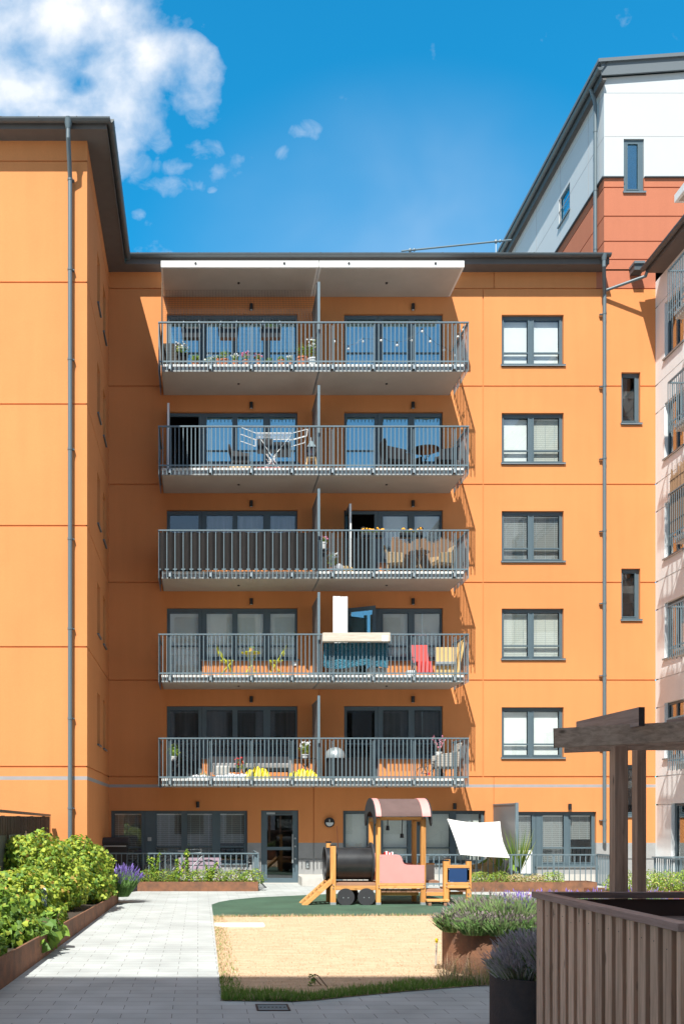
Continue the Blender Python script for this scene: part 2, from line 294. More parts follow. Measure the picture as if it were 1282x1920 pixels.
# paving
def paving():
    m = bpy.data.materials.new('concrete_pavers'); m.use_nodes = True; nt = m.node_tree; N = nt.nodes; L = nt.links; b = N['Principled BSDF']
    b.inputs['Roughness'].default_value = 0.85; b.inputs['Specular IOR Level'].default_value = 0.2
    geo = N.new('ShaderNodeNewGeometry'); mp = N.new('ShaderNodeMapping'); mp.inputs['Location'].default_value = (0.27, 0.055, 0)
    L.new(geo.outputs['Position'], mp.inputs[0])
    br = N.new('ShaderNodeTexBrick'); br.offset = 0.5; br.squash = 1.0
    L.new(mp.outputs[0], br.inputs['Vector'])
    br.inputs['Scale'].default_value = 1.0; br.inputs['Brick Width'].default_value = 0.508; br.inputs['Row Height'].default_value = 0.229
    br.inputs['Mortar Size'].default_value = 0.0036; br.inputs['Mortar Smooth'].default_value = 0.25; br.inputs['Bias'].default_value = 0.0
    br.inputs['Color1'].default_value = (0.425, 0.445, 0.44, 1); br.inputs['Color2'].default_value = (0.388, 0.404, 0.40, 1); br.inputs['Mortar'].default_value = (0.13, 0.12, 0.11, 1)
    n = N.new('ShaderNodeTexNoise'); n.inputs['Scale'].default_value = 1.3; n.inputs['Detail'].default_value = 8; L.new(geo.outputs['Position'], n.inputs['Vector'])
    mr = N.new('ShaderNodeMapRange'); mr.inputs['From Min'].default_value = 0.3; mr.inputs['From Max'].default_value = 0.7; mr.inputs['To Min'].default_value = 0.84; mr.inputs['To Max'].default_value = 1.10; L.new(n.outputs[0], mr.inputs[0])
    n2 = N.new('ShaderNodeTexNoise'); n2.inputs['Scale'].default_value = 90; L.new(geo.outputs['Position'], n2.inputs['Vector'])
    hs = N.new('ShaderNodeHueSaturation'); L.new(br.outputs[0], hs.inputs['Color']); L.new(mr.outputs[0], hs.inputs['Value']); L.new(hs.outputs[0], b.inputs['Base Color'])
    ad = N.new('ShaderNodeMath'); ad.operation = 'MULTIPLY_ADD'; L.new(br.outputs['Fac'], ad.inputs[0]); ad.inputs[1].default_value = -1.0; L.new(n2.outputs[0], ad.inputs[2])
    bp = N.new('ShaderNodeBump'); bp.inputs['Strength'].default_value = 0.25; bp.inputs['Distance'].default_value = 0.01; L.new(ad.outputs[0], bp.inputs['Height']); L.new(bp.outputs[0], b.inputs['Normal'])
    return m
M['paving'] = paving()

# ---------------------------------------------------------------- mesh helper
class MB:
    def __init__(s, origin=(0, 0, 0)):
        s.v = []; s.f = []; s.m = []; s.mats = []; s.st = []; s.o = Vector(origin)
    def split(s, name, parent=None, **k):      # every primitive becomes a part of its own
        st = s.st+[(len(s.v), len(s.f))]
        for (v0, f0), (v1, f1) in zip(st, st[1:]):
            c = MB(s.o); c.v = s.v[v0:v1]; c.f = [tuple(q-v0 for q in f) for f in s.f[f0:f1]]; c.m = s.m[f0:f1]; c.mats = s.mats; c.build(name, parent, **k)
    def mi(s, m):
        if m not in s.mats: s.mats.append(m)
        return s.mats.index(m)
    def add(s, verts, faces, m):
        n = len(s.v); i = s.mi(m); s.st.append((n, len(s.f)))
        s.v += [(p[0]-s.o[0], p[1]-s.o[1], p[2]-s.o[2]) for p in verts]
        for f in faces: s.f.append(tuple(n+k for k in f)); s.m.append(i)
    def box(s, x0, x1, y0, y1, z0, z1, m):
        if x0 > x1: x0, x1 = x1, x0
        if y0 > y1: y0, y1 = y1, y0
        if z0 > z1: z0, z1 = z1, z0
        s.add([(x0,y0,z0),(x1,y0,z0),(x1,y1,z0),(x0,y1,z0),(x0,y0,z1),(x1,y0,z1),(x1,y1,z1),(x0,y1,z1)],
              [(0,3,2,1),(4,5,6,7),(0,1,5,4),(1,2,6,5),(2,3,7,6),(3,0,4,7)], m); return s
    def beam(s, p, q, w, h, m, up=(0, 0, 1)):     # rectangular bar from p to q
        p = Vector(p); q = Vector(q); d = (q-p).normalized(); up = Vector(up)
        if abs(d.dot(up)) > 0.98: up = Vector((0, 1, 0))
        a = d.cross(up).normalized()*w/2; b = a.cross(d).normalized()*h/2
        vs = [p-a-b, p+a-b, p+a+b, p-a+b, q-a-b, q+a-b, q+a+b, q-a+b]
        s.add(vs, [(0,1,2,3),(4,7,6,5),(0,4,5,1),(1,5,6,2),(2,6,7,3),(3,7,4,0)], m); return s
    def cyl(s, p, q, r0, m, r1=None, n=12, caps=True):
        p = Vector(p); q = Vector(q); r1 = r0 if r1 is None else r1; d = (q-p).normalized()
        a = d.orthogonal().normalized(); b = d.cross(a)
        vs = []
        for c, r in ((p, r0), (q, r1)):
            for i in range(n):
                t = 2*math.pi*i/n; vs.append(c + (a*math.cos(t)+b*math.sin(t))*r)
        fs = [(i, (i+1) % n, n+(i+1) % n, n+i) for i in range(n)]
        if caps: fs += [tuple(range(n))[::-1], tuple(range(n, 2*n))]
        s.add(vs, fs, m); return s
    def tube(s, pts, r, m, n=8):
        for a, b in zip(pts, pts[1:]): s.cyl(a, b, r, m, n=n)
        return s
    def lathe(s, c, prof, m, n=16):               # prof [(r,z)...]
        vs = []; fs = []
        for r, z in prof:
            for i in range(n):
                t = 2*math.pi*i/n; vs.append((c[0]+r*math.cos(t), c[1]+r*math.sin(t), c[2]+z))
        for k in range(len(prof)-1):
            for i in range(n): fs.append((k*n+i, k*n+(i+1) % n, (k+1)*n+(i+1) % n, (k+1)*n+i))
        fs.append(tuple(range(n))[::-1]); fs.append(tuple(range((len(prof)-1)*n, len(prof)*n)))
        s.add(vs, fs, m); return s
    def prism(s, poly, d, m):                      # poly: 3D points; extruded by vector d
        n = len(poly); vs = [Vector(p) for p in poly]; vs += [p+Vector(d) for p in vs[:n]]
        fs = [tuple(range(n))[::-1], tuple(range(n, 2*n))] + [(i, (i+1) % n, n+(i+1) % n, n+i) for i in range(n)]
        s.add(vs, fs, m); return s
    def ball(s, c, r, m, n=8, k=6, sz=1.0):
        prof = [(max(0.001, r*math.sin(math.pi*i/k)), -r*sz*math.cos(math.pi*i/k)) for i in range(k+1)]
        return s.lathe(c, prof, m, n)
    def build(s, name, parent=None, smooth=False, bevel=0.0, loc=None):
        me = bpy.data.meshes.new(name); me.from_pydata([tuple(p) for p in s.v], [], s.f)
        for m in s.mats: me.materials.append(M[m])
        me.polygons.foreach_set('material_index', s.m)
        if smooth:
            me.polygons.foreach_set('use_smooth', [True]*len(me.polygons))
        me.update()
        o = bpy.data.objects.new(name, me); COL.objects.link(o)
        if smooth: me.set_sharp_from_angle(angle=R(40))
        if parent: o.parent = parent
        if loc is not None: o.location = loc
        elif not parent: o.location = s.o
        if bevel > 0:
            b = o.modifiers.new('bevel', 'BEVEL'); b.width = bevel; b.segments = 2; b.limit_method = 'ANGLE'
        return o

def tag(o, label, cat, group=None):
    o['label'] = label; o['category'] = cat
    if group: o['group'] = group
    return o
def thing(name, label, cat, loc=(0, 0, 0), rot=0.0, group=None):
    o = bpy.data.objects.new(name, None); COL.objects.link(o); o.empty_display_size = 0.2
    o.location = loc; o.rotation_euler = (0, 0, rot)
    return tag(o, label, cat, group)
def part(b, name, parent, **k): return b.build(name, parent, **k)
def P(x, y, Y):            # photo pixel at depth Y -> world point
    return ((x-CX)*Y/F, Y, HC-(y-CY)*Y/F)
def PX(x, Y=30.0): return (x-CX)*Y/F
def PZ(y, Y=30.0): return HC-(y-CY)*Y/F
rng = random.Random(7)

# ---------------------------------------------------------------- wall with openings and recessed joints
def wallgrid(b, mapf, u0, u1, z0, z1, holes, hj, vj, colf, jw=0.036, jd=0.03, reveal=0.16):
    """holes (u0,u1,z0,z1); hj joints at z; vj (u, z0, z1) joints. mapf(u,d,z) -> point, d = depth into the wall"""
    us = {u0, u1}; zs = {z0, z1}
    for h in holes: us |= {h[0], h[1]}; zs |= {h[2], h[3]}
    for z in hj: zs |= {z-jw/2, z+jw/2}
    for q in vj: us |= {q[0]-jw/2, q[0]+jw/2}; zs |= {q[1], q[2]}
    for z in getattr(colf, 'cuts', []): zs.add(z)
    us = sorted(q for q in us if u0-1e-6 <= q <= u1+1e-6); zs = sorted(q for q in zs if z0-1e-6 <= q <= z1+1e-6)
    def cell(uc, zc):
        for h in holes:
            if h[0] < uc < h[1] and h[2] < zc < h[3]: return reveal, False
        for z in hj:
            if abs(zc-z) < jw/2: return jd, True
        for q in vj:
            if abs(uc-q[0]) < jw/2 and q[1] < zc < q[2]: return jd, True
        return 0.0, True
    D = [[cell((us[i]+us[i+1])/2, (zs[j]+zs[j+1])/2) for j in range(len(zs)-1)] for i in range(len(us)-1)]
    for i in range(len(us)-1):
        for j in range(len(zs)-1):
            d, on = D[i][j]; a, c, e, f = us[i], us[i+1], zs[j], zs[j+1]; m = colf((a+c)/2, (e+f)/2)
            if on: b.add([mapf(a, d, e), mapf(c, d, e), mapf(c, d, f), mapf(a, d, f)], [(0, 1, 2, 3)], m)
            if i+1 < len(us)-1:
                d2 = D[i+1][j][0]
                if abs(d2-d) > 1e-6: b.add([mapf(c, d, e), mapf(c, d2, e), mapf(c, d2, f), mapf(c, d, f)], [(0, 1, 2, 3)], m)
            if j+1 < len(zs)-1:
                d2 = D[i][j+1][0]
                if abs(d2-d) > 1e-6: b.add([mapf(a, d, f), mapf(c, d, f), mapf(c, d2, f), mapf(a, d2, f)], [(0, 1, 2, 3)], m)

class Plane:
    """wall plane: u along dirn, d into the wall"""
    def __init__(s, org, du, dd, root): s.org = Vector(org); s.du = Vector(du); s.dd = Vector(dd); s.root = root
    def __call__(s, u, d, z): return s.org + s.du*u + s.dd*d + Vector((0, 0, z))
    def box(s, b, u0, u1, d0, d1, z0, z1, m):
        c = [s(u, d, z) for z in (z0, z1) for (u, d) in ((u0, d0), (u1, d0), (u1, d1), (u0, d1))]
        b.add(c, [(0,3,2,1),(4,5,6,7),(0,1,5,4),(1,2,6,5),(2,3,7,6),(3,0,4,7)], m)

def window(pl, u0, u1, z0, z1, panes, glass='glass', sill=True, name='window', top=0.07, bot=0.09, side=0.05, transom=None, rec=0.10, label=None):
    """panes: list of (ua, ub, za or None, zb or None, blind, blind_bottom)"""
    org = pl.root.location if pl.root else (0, 0, 0)
    b = MB(org)
    r0, r1 = rec, rec+0.06
    # frame around the panes: fill everything that is not a pane
    edges = sorted(panes, key=lambda p: p[0])
    zA = min(p[2] if p[2] is not None else z0+bot for p in panes)
    pl.box(b, u0+0.005, u1-0.005, r0, r1, z1-top, z1-0.004, 'frame')
    pl.box(b, u0+0.005, u1-0.005, r0, r1, z0+0.004, z0+bot, 'frame')
    cur = u0+0.005
    for p in edges:
        pl.box(b, cur, p[0], r0+0.002, r1, z0+bot, z1-top, 'frame'); cur = p[1]
        if p[2] is not None and p[2] > z0+bot+0.01: pl.box(b, p[0], p[1], r0+0.004, r1, z0+bot, p[2], p[6] if len(p) > 6 else 'frame')
        # slim casement edge standing proud round each pane
        e = 0.022; za = p[2] if p[2] is not None else z0+bot; zb = z1-top
        pl.box(b, p[0]-e, p[0]+e*0.6, r0-0.012, r0+0.002, za-e, zb+e, 'frame'); pl.box(b, p[1]-e*0.6, p[1]+e, r0-0.012, r0+0.002, za-e, zb+e, 'frame')
        pl.box(b, p[0]+e*0.6, p[1]-e*0.6, r0-0.010, r0+0.004, zb-e*0.3, zb+e, 'frame'); pl.box(b, p[0]+e*0.6, p[1]-e*0.6, r0-0.010, r0+0.004, za-e, za+e*0.3, 'frame')
        if transom: pl.box(b, p[0]+0.002, p[1]-0.002, r0+0.0, r1, transom-0.022, transom+0.022, 'frame')
    pl.box(b, cur, u1-0.005, r0+0.002, r1, z0+bot, z1-top, 'frame')
    w = b.build(name, pl.root)
    if label: w['label'] = label
    for p in edges:
        za = p[2] if p[2] is not None else z0+bot; zb = z1-top
        g = MB(org); pl.box(g, p[0]+0.001, p[1]-0.001, r0+0.025, r0+0.035, za+0.001, zb-0.001, glass); g.build('pane', w)
        if p[4]:
            q = MB(org); bb = p[5] if p[5] is not None else za
            pl.box(q, p[0]+0.015, p[1]-0.015, r1+0.05, r1+0.062, bb, zb-0.02, p[4])
            if p[4].startswith('ven'):
                for t in (0.15, 0.5, 0.85):
                    uu = p[0]+(p[1]-p[0])*t; pl.box(q, uu-0.004, uu+0.004, r1+0.04, r1+0.049, bb, zb-0.02, 'steel_light')
                pl.box(q, p[0]+0.015, p[1]-0.015, r1+0.036, r1+0.049, zb-0.05, zb-0.012, 'white')
            q.build('blind', w)
    if sill:
        s = MB(org); pl.box(s, u0-0.03, u1+0.05, -0.05, rec-0.012, z0-0.035, z0+0.002, 'frame'); pl.box(s, u0-0.028, u1+0.048, -0.052, -0.045, z0-0.05, z0-0.036, 'steel_light'); s.build('sill', w)
    return w

# ================================================================ SETTING
def struct(o): o['kind'] = 'structure'; return o
g = MB(); g.add([(-300,-300,-0.02),(300,-300,-0.02),(300,400,-0.02),(-300,400,-0.02)], [(0,1,2,3)], 'concrete'); struct(g.build('ground'))
g = MB(); g.add([(-9,-1.0,0),(13.79,-1.0,0),(13.79,30.2,0),(-9,30.2,0)], [(0,1,2,3)], 'paving'); struct(g.build('pavement'))
# green safety surface under the train
def GP(x, y):     # ground point under a photo pixel
    Y = HC*F/(y-CY); return ((x-CX)*Y/F, Y)
rub = [GP(400,1719.5), GP(397,1697), GP(411,1692), GP(434,1688), GP(480,1683.5), GP(530,1681)]
rub += [(3.2,25.7),(4.6,26.2),(6.2,26.2),(7.6,25.4),(8.3,24.0),(8.2,22.0),(7.5,20.6),(6.5,19.95)] + [GP(823,1717)]
def sheet(poly, z, m, name, kind='structure', thick=None):
    b = MB(); n = len(poly)
    b.add([(x, y, z) for x, y in poly], [tuple(range(n))], m)
    o = b.build(name); o['kind'] = kind; return o
def ccw(p):
    a = sum(p[i][0]*p[(i+1) % len(p)][1]-p[(i+1) % len(p)][0]*p[i][1] for i in range(len(p)))
    return p if a > 0 else p[::-1]
sheet(ccw(rub), 0.012, 'rubber', 'play_surface')
lawn = [GP(400,1719.8), GP(416,1877), GP(547,1879), GP(597,1876), GP(652,1870), GP(769,1859), GP(923,1847), (4.9,12.3),(5.6,14.6),(5.6,17),(5.9,19.2),(6.5,19.95), GP(823,1717.2)]
lawn = ccw(lawn)
sheet(lawn, 0.008, 'drylawn', 'lawn')

def inside(p, poly):
    x, y = p; c = False; n = len(poly); j = n-1
    for i in range(n):
        xi, yi = poly[i]; xj, yj = poly[j]
        if (yi > y) != (yj > y) and x < (xj-xi)*(y-yi)/(yj-yi)+xi: c = not c
        j = i
    return c
def dist_edge(p, pts):
    best = 9; P0 = Vector(p)
    for a, b in zip(pts, pts[1:]):
        a = Vector(a); b = Vector(b); t = max(0, min(1, (P0-a).dot(b-a)/max(1e-9, (b-a).length_squared))); best = min(best, (P0-(a+(b-a)*t)).length)
    return best
def blades(name, n, poly, zc, hfun, matf, w=0.006, seed=1):
    r = random.Random(seed); b = MB(); xs = [p[0] for p in poly]; ys = [p[1] for p in poly]; k = 0
    while k < n:
        x = r.uniform(min(xs), max(xs)); y = min(ys)+(max(ys)-min(ys))*r.random()**1.25
        if not inside((x, y), poly): k += 0.02; continue
        h = hfun(x, y, r)
        if h <= 0: k += 0.05; continue
        a = r.uniform(0, 6.28); l = r.uniform(0.2, 0.9)*h; dx, dy = math.cos(a), math.sin(a); wx, wy = -dy*w, dx*w
        b.add([(x-wx, y-wy, zc), (x+wx, y+wy, zc), (x+dx*l, y+dy*l, zc+h)], [(0, 1, 2)], matf(x, y, r)); k += 1
    o = b.build(name); o['kind'] = 'stuff'; return o
front_edge = [GP(416,1877), GP(547,1879), GP(597,1876), GP(652,1870), GP(769,1859), GP(923,1847), (4.9,12.3)]
left_edge = [GP(400,1720), GP(416,1877)]
back_edge = [GP(400,1720), GP(823,1717)]
blades('dry_grass', 20000, lawn, 0.008, lambda x, y, r: r.uniform(0.008, 0.024), lambda x, y, r: 'dryblade', w=0.004, seed=3)
def gh(x, y, r):
    dens = math.sin(x*3.1)*0.09+math.sin(x*7.7+1)*0.05
    d = dist_edge((x, y), front_edge); dl = dist_edge((x, y), left_edge); db = dist_edge((x, y), back_edge)
    fr = 0.50+dens+(0.45 if x < 1.2 else 0)*(1.2-min(x, 1.2))*0.5
    if d < fr*r.random()**0.7: return r.uniform(0.03, 0.09)
    if dl < 0.26*r.random()**1.5+0.02 and r.random() < 0.6: return r.uniform(0.015, 0.05)
    if db < 0.14*r.random(): return r.uniform(0.03, 0.07)
    return 0
blades('green_grass', 26000, lawn, 0.009, gh, lambda x, y, r: 'grass' if r.random() < (0.93 if y < 12.3 else 0.3) else 'dryblade', w=0.005, seed=4)
# tall dry tuft at the foot of the round planter
tuft = [(2.9,11.75),(3.5,11.6),(4.1,11.9),(4.1,12.15),(3.4,12.2),(2.95,12.4)]
blades('dry_grass_tuft', 900, tuft, 0.008, lambda x, y, r: r.uniform(0.08, 0.34), lambda x, y, r: 'dryblade' if r.random() < 0.75 else 'grass', w=0.0035, seed=5)

# ================================================================ MAIN ORANGE BUILDING
FLOOR = [2.92+2.965*k for k in range(6)]      # underside of each balcony slab, last is the canopy
main = thing('apartment_building', 'orange rendered apartment block with five rows of balconies across its middle', 'building', (5, 30, 0))
XL, XR = -2.72, 13.79
plM = Plane((0, 30, 0), (1, 0, 0), (0, 1, 0), main)
def colM(u, z):
    if z > 18.0 and u > 12.23: return 'red'
    if z > 1.24: return 'strip' if 2.915 < z < 3.005 else 'orange'
    if z > 0.29: return 'plinth'
    return 'concrete'
colM.cuts = [1.24, 0.29, 18.0, 18.54, 2.915, 3.005]
M['strip'] = mat('grey_band', (0.33, 0.31, 0.31), 0.7, var=0.05)
HJ = [3.24, 6.16, 9.115, 12.08, 15.05, 18.0]
wins = []     # (kind, u0,u1,z0,z1)
holes = []
flr = [f+0.2 for f in FLOOR[:5]]              # balcony floor level
for k in range(5):
    zt = 2.62+2.965*(k+0) + 2.76; zt = flr[k]+2.26
    holes.append((PX(313), PX(558), flr[k]+0.02, zt)); holes.append((PX(645), PX(830), flr[k]+0.02, zt))
# under-window panels are put back as wall: openings are L-shaped, so split them
holes = []
for k in range(5):
    zt = flr[k]+2.26; zs_ = flr[k]+0.70; z0 = flr[k]+0.03
    holes += [(PX(313), PX(379), z0, zt), (PX(379), PX(558), zs_, zt)]
    holes += [(PX(645), PX(709), z0, zt), (PX(709), PX(830), zs_, zt)]
RW = []
for k, yt in enumerate((590, 774, 958, 1141, 1326)):
    RW.append((PX(940), PX(1056), PZ(yt+97.5), PZ(yt))); holes.append(RW[-1])
SW = []
for yt in (698, 1066, 1434):
    SW.append((PX(1164), PX(1199.5), PZ(yt+99), PZ(yt))); holes.append(SW[-1])
ZG = PZ(1520); 
holes += [(PX(208.5), PX(272), 0.22, ZG), (PX(272), PX(464), 0.62, ZG)]     # ground floor left group
holes += [(PX(489.5), PX(559.5), 0.03, ZG+0.01)]                            # entrance
holes += [(PX(643), PX(909), 0.62, ZG)]
holes += [(PX(943), PX(1006), 0.22, PZ(1522)), (PX(1006), PX(1117), 0.55, PZ(1522))]
vj = [(PX(905), 3.24, 18.0), (PX(925), 0.3, 3.24), (PX(588), 0.3, 3.24), (PX(598), 3.26, 18.0), (PX(925.5), 18.02, 18.54)]
b = MB(main.location)
wallgrid(b, plM, XL, XR, 0.0, 18.54, holes, HJ+[0.75], vj, colM)
# cut the plinth joint out visually above plinth only: side/back walls of the block
b.add([(XL,30.17,0.0),(XR,30.17,0.0),(XR,30.17,0.02),(XL,30.17,0.02)], [(0,1,2,3)], 'concrete')
b.build('wall', main)
b = MB(main.location)
b.box(XL-0.2, XR, 31.6, 31.8, 0, 18.5, 'room')
for k in range(5): b.box(XL-0.2, XR, 30.2, 31.6, FLOOR[k]-0.02, FLOOR[k]+0.2, 'room')
for xx in (-2.9, 3.35, 8.5, 11.9, 13.75): b.box(xx, xx+0.1, 30.17, 31.6, 0, 18.5, 'room')
b.box(XL-0.2, XR, 30.17, 31.6, 18.35, 18.5, 'room')
b.build('interior', main)
# roof, cornice, gutter
b = MB(main.location)
b.box(XL+0.5, 12.2, 29.55, 30.0, 18.50, 18.54, 'soffit')
b.box(XL+0.55, 12.2, 29.53, 29.55, 18.48, 18.70, 'soffit')
b.build('soffit', main)
b = MB(main.location)
b.prism([(-3.4, 29.55, 18.70), (-3.4, 38, 20.0), (-3.4, 38, 19.9), (-3.4, 29.55, 18.62)], (15.6, 0, 0), 'roof')
x = -2.0
while x < 12.1: b.box(x-0.025, x+0.025, 29.47, 29.62, 18.70, 18.735, 'roof'); x += 0.11
b.build('roof', main)
def gutter(b, p, q, r=0.085, m='gutter', side=None):
    """half-round gutter from p to q"""
    p = Vector(p); q = Vector(q); d = (q-p).normalized(); a = d.cross(Vector((0, 0, 1))).normalized(); n = 8
    vs = []; fs = []
    for c in (p, q):
        for k in (r, r*0.93):
            for i in range(n+1):
                t = math.pi*i/n; vs.append(c + a*math.cos(t)*k - Vector((0, 0, 1))*math.sin(t)*k)
    m1 = n+1
    for i in range(n): fs.append((i, i+1, 2*m1+i+1, 2*m1+i)); fs.append((m1+i, 3*m1+i, 3*m1+i+1, m1+i+1))
    fs += [tuple(range(m1)), tuple(range(2*m1, 3*m1))[::-1], (0, 2*m1, 3*m1, m1), (n, n+m1, 3*m1+n, 2*m1+n)]
    b.add(vs, fs, m)
    L_ = (q-p).length; k = 0.3
    while k < L_:
        c = p+d*k; b.beam(c-a*r*1.05-Vector((0,0,0.0)), c+a*r*1.05, 0.03, 0.012, m); b.cyl(c-d*0.012-Vector((0,0,r*0.5)), c+d*0.012-Vector((0,0,r*0.5)), r*0.62, m, n=10); k += 0.9
b = MB(main.location); gutter(b, (-2.1, 29.43, 18.72), (12.2, 29.43, 18.72), 0.09); b.build('gutter', main)
# slim roof furniture
b = MB((3.63, 29.9, 18.7)); b.cyl((3.63,31.5,18.7),(3.63,31.5,19.35),0.07,'gutter'); b.cyl((3.63,31.5,19.3),(3.63,31.5,19.37),0.095,'gutter'); tag(b.build('roof_vent_pipe'), 'short black vent pipe standing on the roof edge near the middle', 'vent pipe')
b = MB((3.1, 29.9, 18.7)); b.cyl((3.1,31.0,18.6),(3.1,31.0,19.3),0.012,'steel_light'); b.box(3.06,3.14,30.97,31.03,19.12,19.28,'red_plastic'); b.beam((3.1,31.0,19.0),(3.5,31.0,19.15),0.015,0.015,'steel_light'); tag(b.build('roof_antenna'), 'thin antenna mast with a small red box on the roof edge', 'antenna')
b = MB((6.1, 30.5, 18.8))
pA = Vector(P(752, 471, 31.0)); pB = Vector(P(958, 450, 31.0)); b.cyl(pA, pB, 0.026, 'steel', n=10)
for t in (0.08, 0.86):
    c = pA.lerp(pB, t); b.ball(c, 0.06, 'steel'); b.ball(c+(pB-pA).normalized()*0.13, 0.05, 'steel'); b.cyl(c, (c.x, c.y, 18.75), 0.014, 'steel_light', n=6)
tag(b.build('roof_safety_rail'), 'galvanised tube running along the roof from the middle up to the tower', 'rail')

# ---- windows of the balcony bays
def XX(*a): return [PX(q) for q in a]
def bay(k, side, glass, blinds, door_open=False, label=None):
    z0 = flr[k]+0.03; zs_ = flr[k]+0.70; zt = flr[k]+2.26
    tr = flr[k]+1.12
    if side == 'L': dx, px = (313, 379), [(387, 437), (445, 495), (506.5, 555)]; we = 558; din = (318, 373)
    else: dx, px = (645, 709), [(718, 767), (777, 827)]; we = 830; din = (650, 704)
    panes = [(PX(a), PX(c), None, None, bl, None) for (a, c), bl in zip(px, blinds[1:])]
    window(plM, PX(dx[1]), PX(we), zs_, zt, panes, glass, sill=True, transom=tr, name='window', top=0.12)
    if not door_open:
        low = 'grey_panel' if blinds[0] is None else 'frame'
        window(plM, PX(dx[0]), PX(dx[1]), z0, zt, [(PX(din[0]), PX(din[1]), flr[k]+0.12, None, blinds[0], None)], glass, sill=False, name='balcony_door', transom=tr, top=0.12)
    else:
        b = MB(main.location)
        plM.box(b, PX(dx[0])+0.004, PX(dx[0])+0.07, 0.1, 0.16, z0, zt-0.004, 'frame'); plM.box(b, PX(dx[1])-0.10, PX(dx[1])-0.0, 0.1, 0.16, z0, zt-0.004, 'frame')
        plM.box(b, PX(dx[0])+0.07, PX(dx[1])-0.1, 0.1, 0.16, zt-0.1, zt-0.004, 'frame')
        d = b.build('balcony_door', main); d['label'] = 'balcony door standing open outwards'
        if k == 1:
            hx, hy, ex, ey = PX(649), 30.02, PX(704)*0.985, 29.55; zz0, zz1 = z0+0.03, zt-0.02
            def lf_(f0, f1, a0, a1, m, nm, par, y_=0.0):
                p0 = (hx+(ex-hx)*f0, hy+(ey-hy)*f0+y_); p1 = (hx+(ex-hx)*f1, hy+(ey-hy)*f1+y_); q = MB(main.location)
                q.prism([(p0[0], p0[1], a0), (p1[0], p1[1], a0), (p1[0], p1[1], a1), (p0[0], p0[1], a1)], (0, 0.05-2*y_, 0), m); return q.build(nm, par)
            lf = lf_(0.0, 0.11, zz0, zz1, 'frame', 'door_leaf', d); lf_(0.89, 1.0, zz0, zz1, 'frame', 'door_leaf', d); lf_(0.11, 0.89, zz1-0.12, zz1, 'frame', 'door_leaf', d); lf_(0.11, 0.89, zz0, zz0+0.14, 'frame', 'door_leaf', d)
            lf_(0.11, 0.89, zz0+0.14, zz1-0.12, 'glass_sky_tint', 'pane', d, 0.02); return
        # leaf hinged at the left jamb, swung out square to the wall
        l = MB(main.location); ux = PX(dx[0])+0.04; w = 0.86; zz0, zz1 = z0+0.03, zt-0.06
        l.box(ux, ux+0.06, 30.08-w, 30.08-w+0.10, zz0, zz1, 'white' if k != 2 else 'white'); l.box(ux, ux+0.06, 29.98, 30.08, zz0, zz1, 'frame')
        l.box(ux+0.001, ux+0.059, 30.18-w, 29.98, zz0, zz0+0.12, 'frame'); l.box(ux+0.001, ux+0.059, 30.18-w, 29.98, zz1-0.12, zz1, 'frame')
        l.box(ux-0.004, ux+0.0, 30.08-w, 30.08-w+0.10, zz0, zz1, 'frame')
        lf = l.build('door_leaf', d)
        g_ = MB(main.location); g_.box(ux+0.025, ux+0.035, 30.18-w, 29.98, zz0+0.12, zz1-0.12, 'glass_sky_tint'); g_.build('pane', d)
bay(4, 'L', 'glass_sky_tint', ['blind_grey', 'blind_grey', 'blind_grey', 'blind_grey'])
bay(4, 'R', 'glass_sky_tint', ['blind_grey', 'blind_grey', 'blind_grey'])
bay(3, 'L', 'glass_sky_tint', ['blind_grey', 'blind_grey', 'blind_grey', 'blind_grey'], door_open=True)
bay(3, 'R', 'glass_sky_tint', ['blind_grey', 'blind_grey', 'blind_grey'])
bay(2, 'L', 'glass', [None, 'curtain', 'curtain', 'curtain'])
bay(2, 'R', 'glass', ['blind_pale', 'blind_pale', 'blind_pale'], door_open=True)
bay(1, 'L', 'glass', ['blind_pale', 'blind_pale', 'blind_pale', 'blind_pale'])
bay(1, 'R', 'glass', [None, 'blind_pale', 'blind_pale'], door_open=True)
bay(0, 'L', 'glass_dark', ['curtain', 'curtain', 'curtain', 'curtain'])
bay(0, 'R', 'glass_dark', [None, 'curtain', 'curtain'])
# curtain pole / blind cassettes at the pane heads
# ---- the column of two-light windows on the right
bl = ['blind_white', ('blind_white', 'venetian_light'), 'venetian', 'venetian_light', 'blind_white']
labs = ['top window with white blinds fully down', 'second window from the top with its left sash tilted open', 'middle window with grey slatted blinds', 'fourth window with half lit slatted blinds', 'lowest window of the column with white blinds']
for k, (u0, u1, z0, z1) in enumerate(RW):
    q = bl[k] if isinstance(bl[k], tuple) else (bl[k], bl[k])
    z0 += 0.06
    window(plM, u0, u1, z0, z1, [(PX(944.5), PX(991.5), None, None, q[0], None), (PX(1001), PX(1050.5), None, None, q[1], None)], 'glass', transom=PZ((590, 774, 958, 1141, 1326)[k]+69), top=0.11, bot=0.07, label=labs[k])
for k, (u0, u1, z0, z1) in enumerate(SW):
    window(plM, u0, u1, z0+0.06, z1, [(u0+0.06, u1-0.12, None, None, None, None)], 'glass', top=0.12, bot=0.10)
